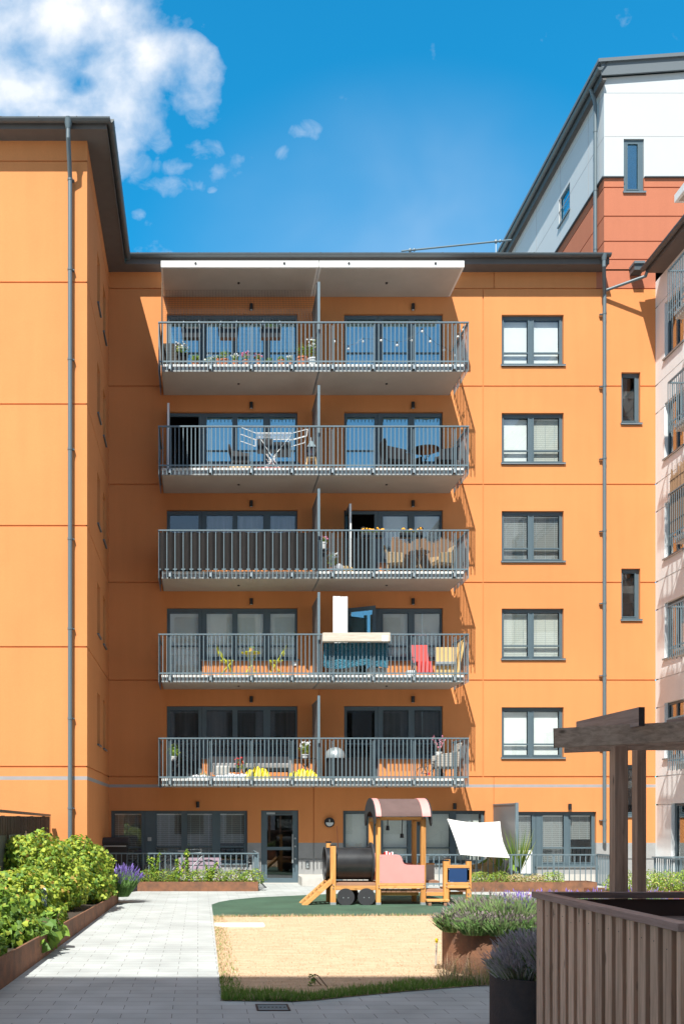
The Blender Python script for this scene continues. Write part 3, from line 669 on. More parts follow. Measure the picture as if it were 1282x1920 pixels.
# ---- ground floor
window(plM, PX(208.5), PX(272), 0.22, ZG, [(PX(214), PX(266), 0.42, None, 'venetian', None)], 'glass', sill=False, name='terrace_door', transom=PZ(1589), top=0.08)
window(plM, PX(272), PX(464), 0.62, ZG, [(PX(293), PX(341), None, None, 'venetian', None), (PX(350.5), PX(399), None, None, 'venetian', None), (PX(412.5), PX(459), None, None, 'venetian', PZ(1581))], 'glass', transom=PZ(1588), top=0.08)
b = MB(main.location); b.box(PX(277), PX(284), 30.07, 30.095, PZ(1577), PZ(1570), 'steel_light'); b.build('wall_socket', main)
window(plM, PX(643), PX(909), 0.62, ZG, [(PX(648), PX(690), None, None, 'blind_pale', None), (PX(718), PX(766), None, None, 'blind_pale', None), (PX(798), PX(845), None, None, 'blind_pale', None), (PX(855), PX(904), None, None, 'blind_pale', None)], 'glass', transom=PZ(1590), top=0.08)
window(plM, PX(943), PX(1006), 0.22, PZ(1522), [(PX(958), PX(999), PZ(1592), None, 'venetian', None, 'white')], 'glass', sill=False, name='terrace_door', top=0.1)
window(plM, PX(1006), PX(1117), 0.55, PZ(1522), [(PX(1018), PX(1059), None, None, 'venetian', None), (PX(1070), PX(1111), None, None, 'venetian', PZ(1574))], 'glass', transom=PZ(1590), top=0.1)
# entrance door
ed = MB(main.location); u0, u1 = PX(489.5)+0.004, PX(559.5)-0.004; zt = ZG
plM.box(ed, u0, PX(501), 0.06, 0.14, 0.03, zt, 'frame'); plM.box(ed, PX(549), u1, 0.06, 0.14, 0.03, zt, 'frame')
plM.box(ed, PX(501), PX(549), 0.06, 0.14, zt-0.14, zt, 'frame'); plM.box(ed, PX(501), PX(549), 0.06, 0.14, 0.03, 0.17, 'frame')
plM.box(ed, PX(501), PX(549), 0.05, 0.13, PZ(1594), PZ(1588), 'frame'); plM.box(ed, PX(500), PX(516), 0.045, 0.06, zt-0.11, zt-0.05, 'steel_light'); plM.box(ed, PX(516), PX(548), 0.03, 0.06, zt-0.105, zt-0.065, 'gutter')
edo = ed.build('entrance_door', main); edo['label'] = 'dark metal entrance door with a tall bar handle'
g_ = MB(main.location); plM.box(g_, PX(501), PX(549), 0.085, 0.095, 0.17, PZ(1594), 'glass'); g_.build('pane', edo)
g_ = MB(main.location); plM.box(g_, PX(501), PX(549), 0.085, 0.095, PZ(1588), zt-0.14, 'glass'); g_.build('pane', edo)
h = MB(main.location); h.cyl((PX(548.5), 29.97, PZ(1618)), (PX(548.5), 29.97, PZ(1564)), 0.022, 'steel_light')
for y_ in (1612, 1570): h.cyl((PX(548.5), 29.97, PZ(y_)), (PX(548.5), 30.06, PZ(y_)), 0.014, 'steel_light', n=8)
for y_ in (1572, 1587, 1610): h.cyl((PX(553.5), 30.02, PZ(y_)), (PX(553.5), 30.06, PZ(y_)), 0.03, 'steel_light', n=8)
h.build('handle', edo)
b = MB(main.location); b.box(PX(559), PX(640), 28.9, 30.0, 0.001, 0.26, 'concrete'); b.build('ramp_kerb', main) 
b = MB(main.location); b.box(PX(574), PX(579), 29.96, 30.0, PZ(1627), PZ(1616), 'steel_light'); b.cyl((PX(576.5),29.93,PZ(1620)),(PX(576.5),29.97,PZ(1620)),0.03,'steel_light'); b.build('outdoor_tap', main)

# ---- wall lamps (each its own thing)
def wall_lamp(x, y, where):
    X, Z = PX(x), PZ(y); t = thing('wall_lamp', 'small black tube wall lamp '+where, 'lamp', (X, 30, Z), group='black tube lamps on the orange wall')
    b = MB(); b.cyl((0, -0.075, -0.085), (0, -0.075, 0.095), 0.052, 'black', n=14); b.cyl((0,-0.075,-0.09),(0,-0.075,-0.0855),0.04,'diffuser',n=12); b.build('lamp_body', t, smooth=True)
    b = MB(); b.box(-0.03, 0.03, -0.03, 0.0, -0.04, 0.05, 'black'); b.build('bracket', t)
names = ['first', 'second', 'third', 'fourth', 'fifth']
for k, y in enumerate((1312, 1129, 946, 762, 578)):
    wall_lamp(471, y, 'above the left windows, %s balcony row from the ground' % names[k])
    wall_lamp(773, y, 'above the right windows, %s balcony row from the ground' % names[k])
wall_lamp(371, 1509, 'over the ground floor windows left of the entrance door')
wall_lamp(851, 1512, 'over the ground floor windows behind the train roof')
wall_lamp(1066, 1513, 'over the ground floor windows by the right downpipe')
def round_lamp(t):
    b = MB(); b.cyl((0, -0.09, 0), (0, 0, 0), 0.15, 'black', n=28); b.build('lamp_body', t, smooth=True)
    n = 14; b = MB(); poly = [(0.115*math.cos(math.pi+math.pi*i/n), -0.092, 0.115*math.sin(math.pi+math.pi*i/n)) for i in range(n+1)]; b.prism(poly, (0, -0.012, 0), 'diffuser'); b.build('diffuser', t)
    b = MB(); b.box(-0.012, 0.012, -0.098, -0.09, 0.02, 0.09, 'diffuser'); b.build('badge', t)
round_lamp(thing('bulkhead_lamp', 'round black bulkhead lamp with half moon glass beside the entrance door', 'lamp', (PX(617), 30, PZ(1542))))

# ---- balconies: slab + railing + divider as parts of the building
def railing(b, x0, x1, y0, y1, ztop, zbot, step=0.116, posts=True, left=True, right=True, lowz=None):
    """front rail at y0 from x0 to x1 with side returns to y1"""
    b.box(x0-0.02, x1+0.02, y0-0.03, y0+0.03, ztop-0.035, ztop, 'steel')
    if left: b.box(x0-0.02, x0+0.03, y0+0.03, y1, ztop-0.035, ztop, 'steel')
    if right: b.box(x1-0.03, x1+0.02, y0+0.03, y1, ztop-0.035, ztop, 'steel')
    lz = lowz if lowz is not None else zbot+0.21
    b.box(x0, x1, y0-0.004, y0+0.018, lz-0.02, lz+0.02, 'steel')
    if left: b.box(x0+0.0, x0+0.018, y0+0.03, y1, lz-0.02, lz+0.02, 'steel')
    if right: b.box(x1-0.018, x1, y0+0.03, y1, lz-0.02, lz+0.02, 'steel')
    n = round((x1-x0)/step)
    for i in range(n+1):
        x = x0+(x1-x0)*i/n; b.box(x-0.012, x+0.012, y0-0.016, y0-0.0045, zbot, ztop-0.035, 'steel')
    n = max(2, round((y1-y0)/step))
    for i in range(1, n+1):
        y = y0+(y1-y0)*i/(n+0.5)
        if left: b.box(x0-0.016, x0-0.002, y-0.012, y+0.012, zbot, ztop-0.035, 'steel')
        if right: b.box(x1+0.002, x1+0.016, y-0.012, y+0.012, zbot, ztop-0.035, 'steel')
YF = 28.4
bnames = ['lowest', 'second', 'third', 'fourth', 'topmost']
for k in range(5):
    zb = FLOOR[k]; s = MB(main.location); xa, xb = -1.06, 7.56
    for (a, c) in ((xa, 3.425), (3.445, xb)):
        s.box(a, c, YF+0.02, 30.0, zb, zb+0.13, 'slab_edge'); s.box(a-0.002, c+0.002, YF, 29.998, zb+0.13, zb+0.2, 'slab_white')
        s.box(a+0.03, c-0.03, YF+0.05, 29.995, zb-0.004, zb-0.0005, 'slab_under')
    s.box(xa+0.04, xb-0.04, YF+0.07, 29.99, zb+0.2005, zb+0.206, 'deck_grey')
    sb = s.build('balcony_slab', main); sb['label'] = 'concrete slab of the %s balcony row' % bnames[k]
    r = MB(main.location); railing(r, -1.14, 7.67, YF-0.10, 29.98, zb+1.36, zb-0.03, lowz=zb+0.235)
    r.build('railing', main)
    for i in range(8):
        x = PX(319+76.1*i, YF-0.06); p = MB(main.location)
        p.box(x-0.028, x-0.012, YF-0.092, YF-0.062, zb+0.06, zb+1.28, 'steel'); p.box(x+0.012, x+0.028, YF-0.092, YF-0.062, zb+0.06, zb+1.28, 'steel')
        p.box(x-0.065, x+0.065, YF-0.058, YF-0.001, zb+0.02, zb+0.15, 'black'); p.box(x-0.03, x+0.03, YF-0.10, YF-0.0585, zb+0.03, zb+0.14, 'steel_light')
        p.build('rail_post', main)
    d = MB(main.location); d.box(3.42, 3.45, YF+0.12, 29.97, zb+0.25, zb+2.45, 'screen'); d.build('divider_screen', main)
    d = MB(main.location); d.box(3.40, 3.47, YF+0.03, YF+0.11, zb+0.2, zb+2.58, 'steel'); d.box(3.41, 3.46, YF+0.11, 29.98, zb+2.45, zb+2.49, 'steel'); d.build('divider_post', main)
s = MB(main.location); zb = FLOOR[5]
for (a, c) in ((-1.084, 3.425), (3.445, 7.588)):
    s.box(a, c, YF, 29.998, zb+0.015, zb+0.2, 'slab_white'); s.box(a+0.06, c-0.06, YF+0.06, 29.995, zb, zb+0.0145, 'slab_under')
for x in (367, 533, 654, 816): s.cyl((PX(x, YF), YF-0.02, zb+0.12), (PX(x, YF), YF, zb+0.12), 0.035, 'black', n=8)
s.build('canopy', main)
s = MB(main.location)
for k in range(6):
    for x in (447, 722): s.cyl((PX(x, 29.4), 29.2, FLOOR[k]-0.03), (PX(x, 29.4), 29.2, FLOOR[k]), 0.035, 'black', n=8)
s.build('drain_spout', main)
# downpipe
def pipe(b, pts, r=0.05, m='pipe'): 
    b.tube(pts, r, m, n=12)
    for q in pts[1:-1]: b.ball(q, r*1.02, m, n=12, k=8)
dp = MB((12.2, 29.9, 0))
pipe(dp, [(12.0,29.43,18.66),(12.0,29.43,18.35),(12.2,29.88,17.75),(12.2,29.88,1.24)], 0.055)
dp.cyl((12.0,29.43,18.70),(12.0,29.43,18.52),0.10,'pipe',0.06,n=12)
pipe(dp, [(13.22,29.3,18.14),(13.22,29.4,18.05),(12.2,29.86,17.86)], 0.045)
for z in [1.9+2.18*i for i in range(8)]: dp.cyl((12.2,29.88,z),(12.2,29.88,z+0.05),0.064,'pipe',n=12); dp.box(12.07,12.2,29.9,29.98,z+0.01,z+0.035,'pipe')
tag(dp.build('downpipe', smooth=True), 'long grey downpipe with a side branch right of the window column', 'downpipe')

# ================================================================ LEFT ORANGE WING
YW = 24.19
left = thing('apartment_wing', 'orange rendered wing projecting forward on the left with deep dark eaves', 'building', (-6, 27, 0))
plL = Plane((0, YW, 0), (1, 0, 0), (0, 1, 0), left); plS = Plane((XL, 0, 0), (0, 1, 0), (-1, 0, 0), left)
def colL(u, z): return 'strip' if 2.915 < z < 3.005 else 'orange'
colL.cuts = [2.915, 3.005, 18.54]
b = MB(left.location); wallgrid(b, plL, -14, XL, 0, 18.54, [], HJ, [], colL)
sh = []
for k in range(5):
    zt = 5.37+2.965*k
    sh += [(26.62, 27.35, zt-1.42, zt), (28.2, 29.0, zt-1.42, zt)]
wallgrid(b, plS, YW, 30.0, 0, 18.54, sh, HJ, [], colL, reveal=0.2)
b.add([(-14, YW, 0), (-14, 30, 0), (-14, 30, 18.5), (-14, YW, 18.5)], [(0, 1, 2, 3)], 'orange')
b.build('wall', left)
for (a, c, z0, z1) in sh:
    window(plS, a, c, z0+0.03, z1, [(a+0.07, c-0.07, None, None, None, None)], 'glass', rec=0.14)
b = MB(left.location); b.box(-13.9, XL-0.9, YW+0.7, 29.9, 0, 18.3, 'room'); b.build('interior', left)
b = MB(left.location)
b.box(-14, XL+0.5, YW-0.42, YW-0.0, 18.50, 18.54, 'soffit'); b.box(XL, XL+0.5, YW, 29.998, 18.501, 18.54, 'soffit')
b.box(-14, XL+0.52, YW-0.44, YW-0.42, 18.48, 18.70, 'soffit'); b.box(XL+0.5, XL+0.52, YW-0.42, 29.53, 18.48, 18.70, 'soffit')
b.build('soffit', left)
b = MB(left.location); b.add([(-14, YW-0.44, 18.70), (XL+0.52, YW-0.44, 18.70), (XL+0.52, 29.6, 18.70), (-3.2, 34.0, 19.4), (-6, 29.5, 19.6), (-14, 29.5, 19.6)], [(0, 1, 4, 5), (1, 2, 3, 4)], 'roof')
b.add([(-14, YW-0.44, 18.62), (XL+0.52, YW-0.44, 18.62), (XL+0.52, YW-0.44, 18.70), (-14, YW-0.44, 18.70)], [(0,1,2,3)], 'roof'); b.build('roof', left)
b = MB(left.location); gutter(b, (-14, YW-0.53, 18.66), (-2.11, YW-0.53, 18.66), 0.09); gutter(b, (-2.11, YW-0.53, 18.66), (-2.11, 29.5, 18.66), 0.09); b.build('gutter', left)
dp = MB((-3.13, 24.0, 0))
pipe(dp, [(-3.11,YW-0.53,18.62),(-3.11,YW-0.53,18.2),(-3.12,YW-0.11,17.5),(-3.12,YW-0.11,0.3)], 0.055)
dp.cyl((-3.11,YW-0.53,18.66),(-3.11,YW-0.53,18.42),0.11,'pipe',0.06,n=14)
for z in [2.2+2.18*i for i in range(8)]: dp.cyl((-3.12,YW-0.11,z),(-3.12,YW-0.11,z+0.05),0.064,'pipe',n=12); dp.box(-3.13,-3.02,YW-0.1,YW-0.01,z+0.01,z+0.035,'pipe')
tag(dp.build('downpipe', smooth=True), 'tall grey downpipe on the front of the left wing above the bushes', 'downpipe')

# ================================================================ RED AND WHITE TOWER
tw = thing('tower_building', 'taller block behind on the right, white cladding above brick red render', 'building', (17, 36, 0))
plT = Plane((0, 29.985, 0), (1, 0, 0), (0, 1, 0), tw); plTS = Plane((12.23, 0, 0), (0, 1, 0), (1, 0, 0), tw)
ZR = PZ(333)
def colT(u, z): return 'clad_white' if z > ZR else 'red'
colT.cuts = [ZR]
jt = [PZ(y) for y in (352, 406, 453, 487)]
jw = [PZ(175), PZ(256.5)]
b = MB(tw.location)
wh = [(PX(1168), PX(1206), PZ(360), PZ(261))]
wallgrid(b, plT, 12.23, 24, 18.58, 24.2, wh, jt, [], colT)
b.add([plT(12.23, 0, 24.2), plT(24, 0, 24.2), plT(24, 0, 25.2), plT(12.23, 0, 24.36)], [(0, 1, 2, 3)], 'clad_white')
for z in jw: plT.box(b, 12.24, 24, -0.003, 0.02, z-0.006, z+0.006, 'strip')
sw_ = (32.75, 33.75, 22.1, 23.0)
wallgrid(b, plTS, 29.985, 44, 18.3, 24.2, [sw_], jt, [(30.9, 18.4, ZR)], colT)
for z in jw: plTS.box(b, 30, 44, -0.003, 0.02, z-0.006, z+0.006, 'strip')
for y in (31.2, 33.6, 36.0, 38.4): plTS.box(b, y-0.006, y+0.006, -0.003, 0.02, ZR, 24.2, 'strip')
b.box(12.15, 12.23, 29.92, 44, ZR-0.03, ZR, 'gutter'); b.box(12.232, PX(1168), 29.92, 29.984, ZR-0.03, ZR, 'gutter'); b.box(PX(1206), 24, 29.92, 29.984, ZR-0.03, ZR, 'gutter')
b.build('wall', tw)
b = MB(tw.location); b.box(12.9, 23.9, 30.9, 43.9, 18.4, 24.0, 'room'); b.build('interior', tw)
window(plT, *wh[0], [(wh[0][0]+0.12, wh[0][1]-0.16, None, None, None, None)], 'glass_sky_tint', top=0.12, bot=0.1, rec=0.05)
window(plTS, *sw_, [(sw_[0]+0.08, sw_[1]-0.08, None, None, 'blind_white', None)], 'glass_sky_tint', top=0.07, bot=0.07, rec=0.03)
b = MB(tw.location)
b.prism([(12.1, 29.9, 24.34), (12.1, 29.9, 24.72), (24, 29.9, 25.56), (24, 29.9, 25.18)], (0, -0.05, 0), 'roof')
b.prism([(11.98, 29.78, 24.70), (11.98, 29.78, 24.80), (24, 29.78, 25.66), (24, 29.78, 25.54)], (0, 14.2, 0), 'roof')
b.box(12.08, 12.23, 29.8, 44, 24.16, 24.22, 'soffit'); b.box(12.05, 12.08, 29.8, 44, 24.12, 24.42, 'gutter')
b.add([(12.05, 29.8, 24.42), (12.05, 44, 24.42), (12.3, 44, 24.75), (12.3, 29.8, 24.75)], [(0, 1, 2, 3)], 'roof')
b.build('roof', tw)
b = MB(tw.location); gutter(b, (11.97, 29.6, 24.40), (11.97, 44, 24.40), 0.09); b.build('gutter', tw)
dp = MB((12.1, 30.4, 18.7)); pipe(dp, [(11.98,30.4,24.36),(12.10,30.4,24.0),(12.13,30.4,23.8),(12.13,30.4,18.85)], 0.055)
for z in (19.4, 21.2, 23.0): dp.cyl((12.13,30.4,z),(12.13,30.4,z+0.05),0.064,'pipe',n=12)
tag(dp.build('downpipe', smooth=True), 'grey downpipe on the side of the white and red tower', 'downpipe')
b = MB(tw.location); b.box(12.98, 13.3, 29.6, 29.98, 18.55, 18.62, 'roof'); b.box(13.0, 13.3, 29.65, 29.98, 18.38, 18.55, 'gutter'); b.build('flashing', tw)

# ================================================================ RIGHT PALE WING
rt = thing('pale_building', 'pale pink rendered wing at the right edge with protruding balconies', 'building', (18, 15, 0))
plR = Plane((XR, 0, 0), (0, 1, 0), (1, 0, 0), rt)
rh = []
for k, zt in enumerate((17.25, 14.28, 11.32, 8.36, 5.40)):
    rh.append((28.25, 29.42, zt-1.65, zt))
    for y in (24.4, 20.5, 16.5, 12.5): rh.append((y, y+1.6, zt-1.65, zt))
door = (27.85, 29.0, 0.2, 2.42); rh.append(door)
def colR(u, z): return 'white_render' if z < 1.24 or z > 1.24 else 'plinth'
b = MB(rt.location); wallgrid(b, plR, -1, 30.0, 0, 18.2, rh, sum([[z, z-0.85] for z in HJ[:-1]], [])+[18.0-0.6], [], lambda u, z: 'white_render')
b.build('wall', rt)
b = MB(rt.location); b.box(XR+0.9, XR+9, -1, 29.9, 0, 18.1, 'room'); b.box(XR+0.01, XR+0.9, 29.9, 29.99, 0, 18.1, 'room'); b.box(XR+0.25, XR+0.9, 27.5, 27.55, 0, 18.1, 'room'); b.build('interior', rt)
for h in rh[:-1]:
    if h[0] > 24: window(plR, *h, [(h[0]+0.07, (h[0]+h[1])/2-0.03, None, None, 'blind_grey' if h[0] < 28 else None, None), ((h[0]+h[1])/2+0.03, h[1]-0.07, None, None, None, None)], 'glass_mirror', rec=0.10)
    else: window(plR, *h, [(h[0]+0.08, h[1]-0.08, None, None, 'blind_grey', None)], 'glass_sky_tint')
window(plR, *door, [(door[0]+0.1, door[1]-0.12, 0.35, None, None, None)], 'glass_mirror', sill=False, name='door')
b = MB(rt.location); b.box(13.30, XR, -1, 29.5, 18.2, 18.24, 'soffit'); b.box(13.28, 13.30, -1, 29.5, 18.17, 18.36, 'soffit'); b.build('soffit', rt)
b = MB(rt.location); b.add([(13.28, -1, 18.37), (13.28, 29.5, 18.37), (20, 29.5, 19.6), (20, -1, 19.6)], [(0, 1, 2, 3)], 'roof'); b.add([(13.28, 29.5, 18.2), (20, 29.5, 18.2), (20, 29.5, 19.6), (13.28, 29.5, 18.37)], [(0,1,2,3)], 'soffit'); b.build('roof', rt)
b = MB(rt.location); gutter(b, (13.19, 29.5, 18.32), (13.19, -1, 18.32), 0.09); b.build('gutter', rt)
for k in range(-3, 3):
    zb = 12.17+2.965*k+0.0
    if k < 2:
        s = MB(rt.location); s.box(12.55, XR, 21.8, 26.15, zb, zb+0.13, 'slab_under'); s.box(12.53, XR, 21.78, 26.17, zb+0.13, zb+0.2, 'slab_white'); s.build('balcony_slab', rt)
        r = MB(rt.location); zt_ = zb+1.36; zl = zb-0.03
        x0 = 12.42; y0, y1 = 21.7, 26.28
        r.box(x0-0.02, x0+0.03, y0, y1, zt_-0.035, zt_, 'steel'); r.box(x0+0.03, XR, y1-0.03, y1+0.02, zt_-0.035, zt_, 'steel'); r.box(x0, x0+0.018, y0, y1, zb+0.22, zb+0.26, 'steel'); r.box(x0+0.02, XR, y1-0.018, y1, zb+0.22, zb+0.26, 'steel')
        n = 40
        for i in range(n+1):
            y = y0+(y1-y0)*i/n; r.box(x0-0.016, x0-0.002, y-0.012, y+0.012, zl, zt_-0.035, 'steel')
        for i in range(1, 12):
            x = x0+(XR-x0)*i/12; r.box(x-0.012, x+0.012, y1+0.002, y1+0.014, zl, zt_-0.035, 'steel')
        r.build('railing', rt)
s = MB(rt.location); zb = 18.08; s.box(12.42, XR-0.02, 21.7, 25.95, zb+0.0, zb+0.2, 'slab_white'); s.box(12.5, XR-0.03, 21.8, 25.87, zb-0.004, zb, 'slab_under'); s.build('canopy', rt)
round_lamp_r = thing('bulkhead_lamp', 'round black bulkhead lamp with half moon glass on the pale wall at the right edge', 'lamp', (XR, PX(1,1)*0+27.2, PZ(1543, 27.2)), rot=R(-90))
round_lamp(round_lamp_r)
b = MB((XR, 27.0, 1.3)); b.box(XR-0.07, XR, 26.9, 27.15, 1.22, 1.42, 'black'); b.box(XR-0.078, XR-0.071, 26.95, 27.10, 1.27, 1.37, 'steel'); tag(b.build('door_entry_box'), 'small black entry box on the pale wall beside the door', 'intercom')
# reed screen on one of its balconies
b = MB((12.46, 25.5, 10.0))
for i in range(60):
    y = 25.1+i*0.02; b.cyl((12.47, y, 9.5+rng.uniform(0,0.03)), (12.47+rng.uniform(-0.01,0.01), y, 11.1+rng.uniform(-0.12, 0.16)), 0.008, 'bamboo', n=5)
for z in (9.8, 10.3, 10.9): b.box(12.455, 12.462, 25.1, 26.3, z, z+0.01, 'blackm')
tag(b.build('reed_screen'), 'brown reed screen tied up on a pale building balcony at the right edge', 'screen')

# ================================================================ BUILDING BEHIND THE VIEWER (reflected in the panes, shades the foreground)
bk = thing('opposite_building', 'pale rendered apartment block closing the courtyard on the near side', 'building', (2, -4, 0))
plB = Plane((0, -1.2, 0), (-1, 0, 0), (0, -1, 0), bk)
hb = []
for k in range(6):
    for u in (-12.5, -9.5, -6.5, -3.5, -0.3, 3.0, 6.0, 9.0): hb.append((u, u+1.8, 1.0+2.965*k, 2.6+2.965*k))
b = MB(bk.location); wallgrid(b, plB, -13.79, 12, 0, 18.6, hb, HJ[:-1], [], lambda u, z: 'white_render'); b.build('wall', bk)
b = MB(bk.location); b.box(-12, 13.79, -9, -2.0, 0, 18.4, 'room'); b.box(-12.2, 14.2, -9.4, -0.75, 18.6, 18.72, 'gutter'); b.build('roof', bk)
for h_ in hb: wb = MB(bk.location); plB.box(wb, h_[0]+0.01, h_[1]-0.01, 0.12, 0.15, h_[2]+0.01, h_[3]-0.01, 'glass'); plB.box(wb, h_[0]+0.85, h_[0]+0.95, 0.08, 0.119, h_[2]+0.01, h_[3]-0.01, 'frame'); wb.build('window', bk)

# ================================================================ PLANT BUILDERS
def leaf_shapes():
    lob = [(0,0),(0.35,-0.12),(0.52,0.22),(0.40,0.42),(0.30,0.62),(0.0,1.0),(-0.30,0.62),(-0.40,0.42),(-0.52,0.22),(-0.35,-0.12)]
    return {'lobed': lob, 'oval': [(0,0),(0.28,0.35),(0.2,0.75),(0,1),(-0.2,0.75),(-0.28,0.35)], 'blade': [(0.06,0),(0.07,0.6),(0,1),(-0.07,0.6),(-0.06,0)]}
LS = leaf_shapes()
def leaf(b, p, nrm, up, size, shape, m, fold=0.15):
    n = nrm.normalized(); t = (up-n*up.dot(n)); 
    if t.length < 1e-3: t = n.orthogonal()
    t.normalize(); s = n.cross(t)
    b.add([p+s*(x*size)+t*(y*size)-n*(abs(x)*size*fold*2+y*y*size*0.15) for x, y in LS[shape]], [tuple(range(len(LS[shape])))], m)
def foliage(b, blobs, n, size, shape, mats, r, up=Vector((0,0,1)), shell=0.55, droop=0.5):
    tot = sum(w[1][0]*w[1][1]+w[1][2]*w[1][0] for w in blobs)
    for c, rad in blobs:
        c = Vector(c); k = int(n*(rad[0]*rad[1]+rad[2]*rad[0])/tot)
        for _ in range(k):
            d = Vector((r.gauss(0,1), r.gauss(0,1), r.gauss(0,1))).normalized(); q = shell+(1-shell)*r.random()**0.6
            q *= 1+0.14*math.sin(d.x*5+c.x*3)*math.cos(d.z*6+c.y)
            p = c+Vector((d.x*rad[0], d.y*rad[1], d.z*rad[2]))*q
            nr = (d*0.8+Vector((r.uniform(-1,1), r.uniform(-1,1), r.uniform(-0.3,1.2)))).normalized()
            t = Vector((r.uniform(-1,1), r.uniform(-1,1), r.uniform(-1,0.5)))*1.0+Vector((0,0,-droop))
            m = r.choices([a for a, _ in mats], [w for _, w in mats])[0]
            leaf(b, p, nr, t, size*r.uniform(0.6, 1.25), shape, m)
def bush(name, label, cat, loc, blobs, n, size, shape, mats, seed, group=None, stems=8):
    r = random.Random(seed); t = thing(name, label, cat, loc, group=group)
    b = MB(); foliage(b, blobs, n, size, shape, mats, r); b.build('foliage', t)
    s = MB()
    for i in range(stems):
        c, rad = r.choice(blobs); a = Vector((r.uniform(-0.2,0.2), r.uniform(-0.2,0.2), 0)); e = Vector(c)+Vector((r.uniform(-0.7,0.7)*rad[0], r.uniform(-0.7,0.7)*rad[1], r.uniform(0.2,0.95)*rad[2]))
        mid = a.lerp(e, 0.5)+Vector((r.uniform(-0.08,0.08), r.uniform(-0.08,0.08), 0.05)); s.tube([a, mid, e], 0.007, 'stem', n=5)
    s.build('stems', t)
    return t

# ================================================================ LEFT BED
be = [(-2.62, 5.0), (-2.28, 11.38), (-1.88, 23.3)]
def edge_at(Y):
    for (xa, ya), (xb, yb) in zip(be, be[1:]):
        if Y <= yb: return xa+(xb-xa)*(Y-ya)/(yb-ya)
    return be[-1][0]
def top_at(Y): return 0.367+(0.216-0.367)*(Y-11.38)/(23.3-11.38)
b = MB((-2.6, 14, 0))
ys = [5, 8, 11.38, 15, 19, 23.3]
for ya, yb in zip(ys, ys[1:]):
    xa, xb = edge_at(ya), edge_at(yb); ta, tb = top_at(ya), top_at(yb); th = 0.012
    b.add([(xa,ya,0),(xb,yb,0),(xb,yb,tb),(xa,ya,ta),(xa-th,ya,0),(xb-th,yb,0),(xb-th,yb,tb),(xa-th,ya,ta)], [(0,1,2,3),(4,7,6,5),(3,2,6,7)], 'corten')
    b.add([(xa-0.0,ya,ta),(xb-0.0,yb,tb),(xb-0.03,yb,tb+0.003),(xa-0.03,ya,ta+0.003)], [(0,1,2,3)], 'corten')
b.box(-3.5, -1.88, 23.3, 23.312, 0, 0.216, 'corten'); 
bedo = b.build('corten_bed_edging'); tag(bedo, 'long low rusty steel edging holding the leafy bed on the left', 'planter edge')
b = MB(); b.add([(-9,5,0.25),(-2.64,5,0.25),(-2.30,11.38,0.25),(-1.90,23.3,0.18),(-1.90,23.29,0.18),(-9,23.29,0.25)], [(0,1,2,3,4,5)], 'soil'); struct(b.build('bed_soil'))
ym = [('leaf_yel', 6), ('leaf', 5), ('leaf_dk', 2), ('leaf_dry', 0.5)]
gm = [('leaf_dk', 4), ('leaf', 6), ('leaf_yel', 1.5), ('leaf_dry', 0.25)]
G = 'leafy currant bushes in the left bed'
bush('currant_bush', 'dark green broad leaved currant bush in the near left corner of the bed', 'bush', (-3.05, 12.0, 0.25), [((0,0,0.35),(0.7,0.8,0.40)), ((-0.4,0.5,0.55),(0.7,0.8,0.5)), ((0.35,-0.2,0.12),(0.42,0.7,0.25))], 5200, 0.08, 'lobed', gm, 11, G)
bush('currant_bush', 'green currant bush bulging over the rusty edging next to the small bollard light', 'bush', (-3.05, 13.9, 0.25), [((0,0,0.38),(0.72,0.8,0.44)), ((-0.55,0.2,0.62),(0.7,0.8,0.5)), ((0.42,0,0.15),(0.45,0.7,0.26))], 5000, 0.08, 'lobed', gm, 12, G)
bush('currant_bush', 'tall pale green currant bush standing before the slatted fence at the left edge', 'bush', (-4.1, 15.8, 0.25), [((0,0,0.6),(0.95,0.8,0.62)), ((-0.8,0.5,0.8),(0.7,0.8,0.55))], 5200, 0.08, 'lobed', gm[:1]+ym, 13, G)
bush('currant_bush', 'yellow green currant bush filling the middle of the bed beside the path', 'bush', (-3.0, 16.6, 0.22), [((0,0,0.42),(0.72,0.95,0.55)), ((0.32,0,0.15),(0.5,0.8,0.28))], 5200, 0.075, 'lobed', ym, 14, G)
bush('currant_bush', 'bright yellow green currant bush rising in front of the left downpipe', 'bush', (-3.05, 19.0, 0.2), [((-0.1,0,0.85),(0.72,0.8,0.72)), ((0.35,0.2,0.5),(0.6,0.8,0.5)), ((-0.5,0.2,0.9),(0.6,0.7,0.60))], 6800, 0.075, 'lobed', ym, 15, G)
bush('currant_bush', 'bright currant bush with yellowing leaves below the wing corner', 'bush', (-2.7, 21.0, 0.2), [((0,0,0.75),(0.75,0.8,0.66)), ((0.35,0,0.35),(0.5,0.7,0.38))], 6200, 0.075, 'lobed', ym, 16, G)
bush('currant_bush', 'farthest currant bush of the bed next to the purple lavender tuft', 'bush', (-2.35, 22.6, 0.18), [((-0.2,0,0.62),(0.66,0.55,0.60)), ((0.1,0,0.3),(0.4,0.5,0.36))], 4600, 0.075, 'lobed', ym, 17, G)
bush('squash_plant', 'large leaved dark green plant spilling over the rusty edging onto the path', 'plant', (-2.35, 14.6, 0.33), [((0.0,0.3,0.0),(0.30,0.7,0.16)), ((0.1,-0.4,-0.05),(0.20,0.4,0.14))], 110, 0.20, 'lobed', [('leaf_dk', 4), ('leaf', 2)], 18, stems=4)
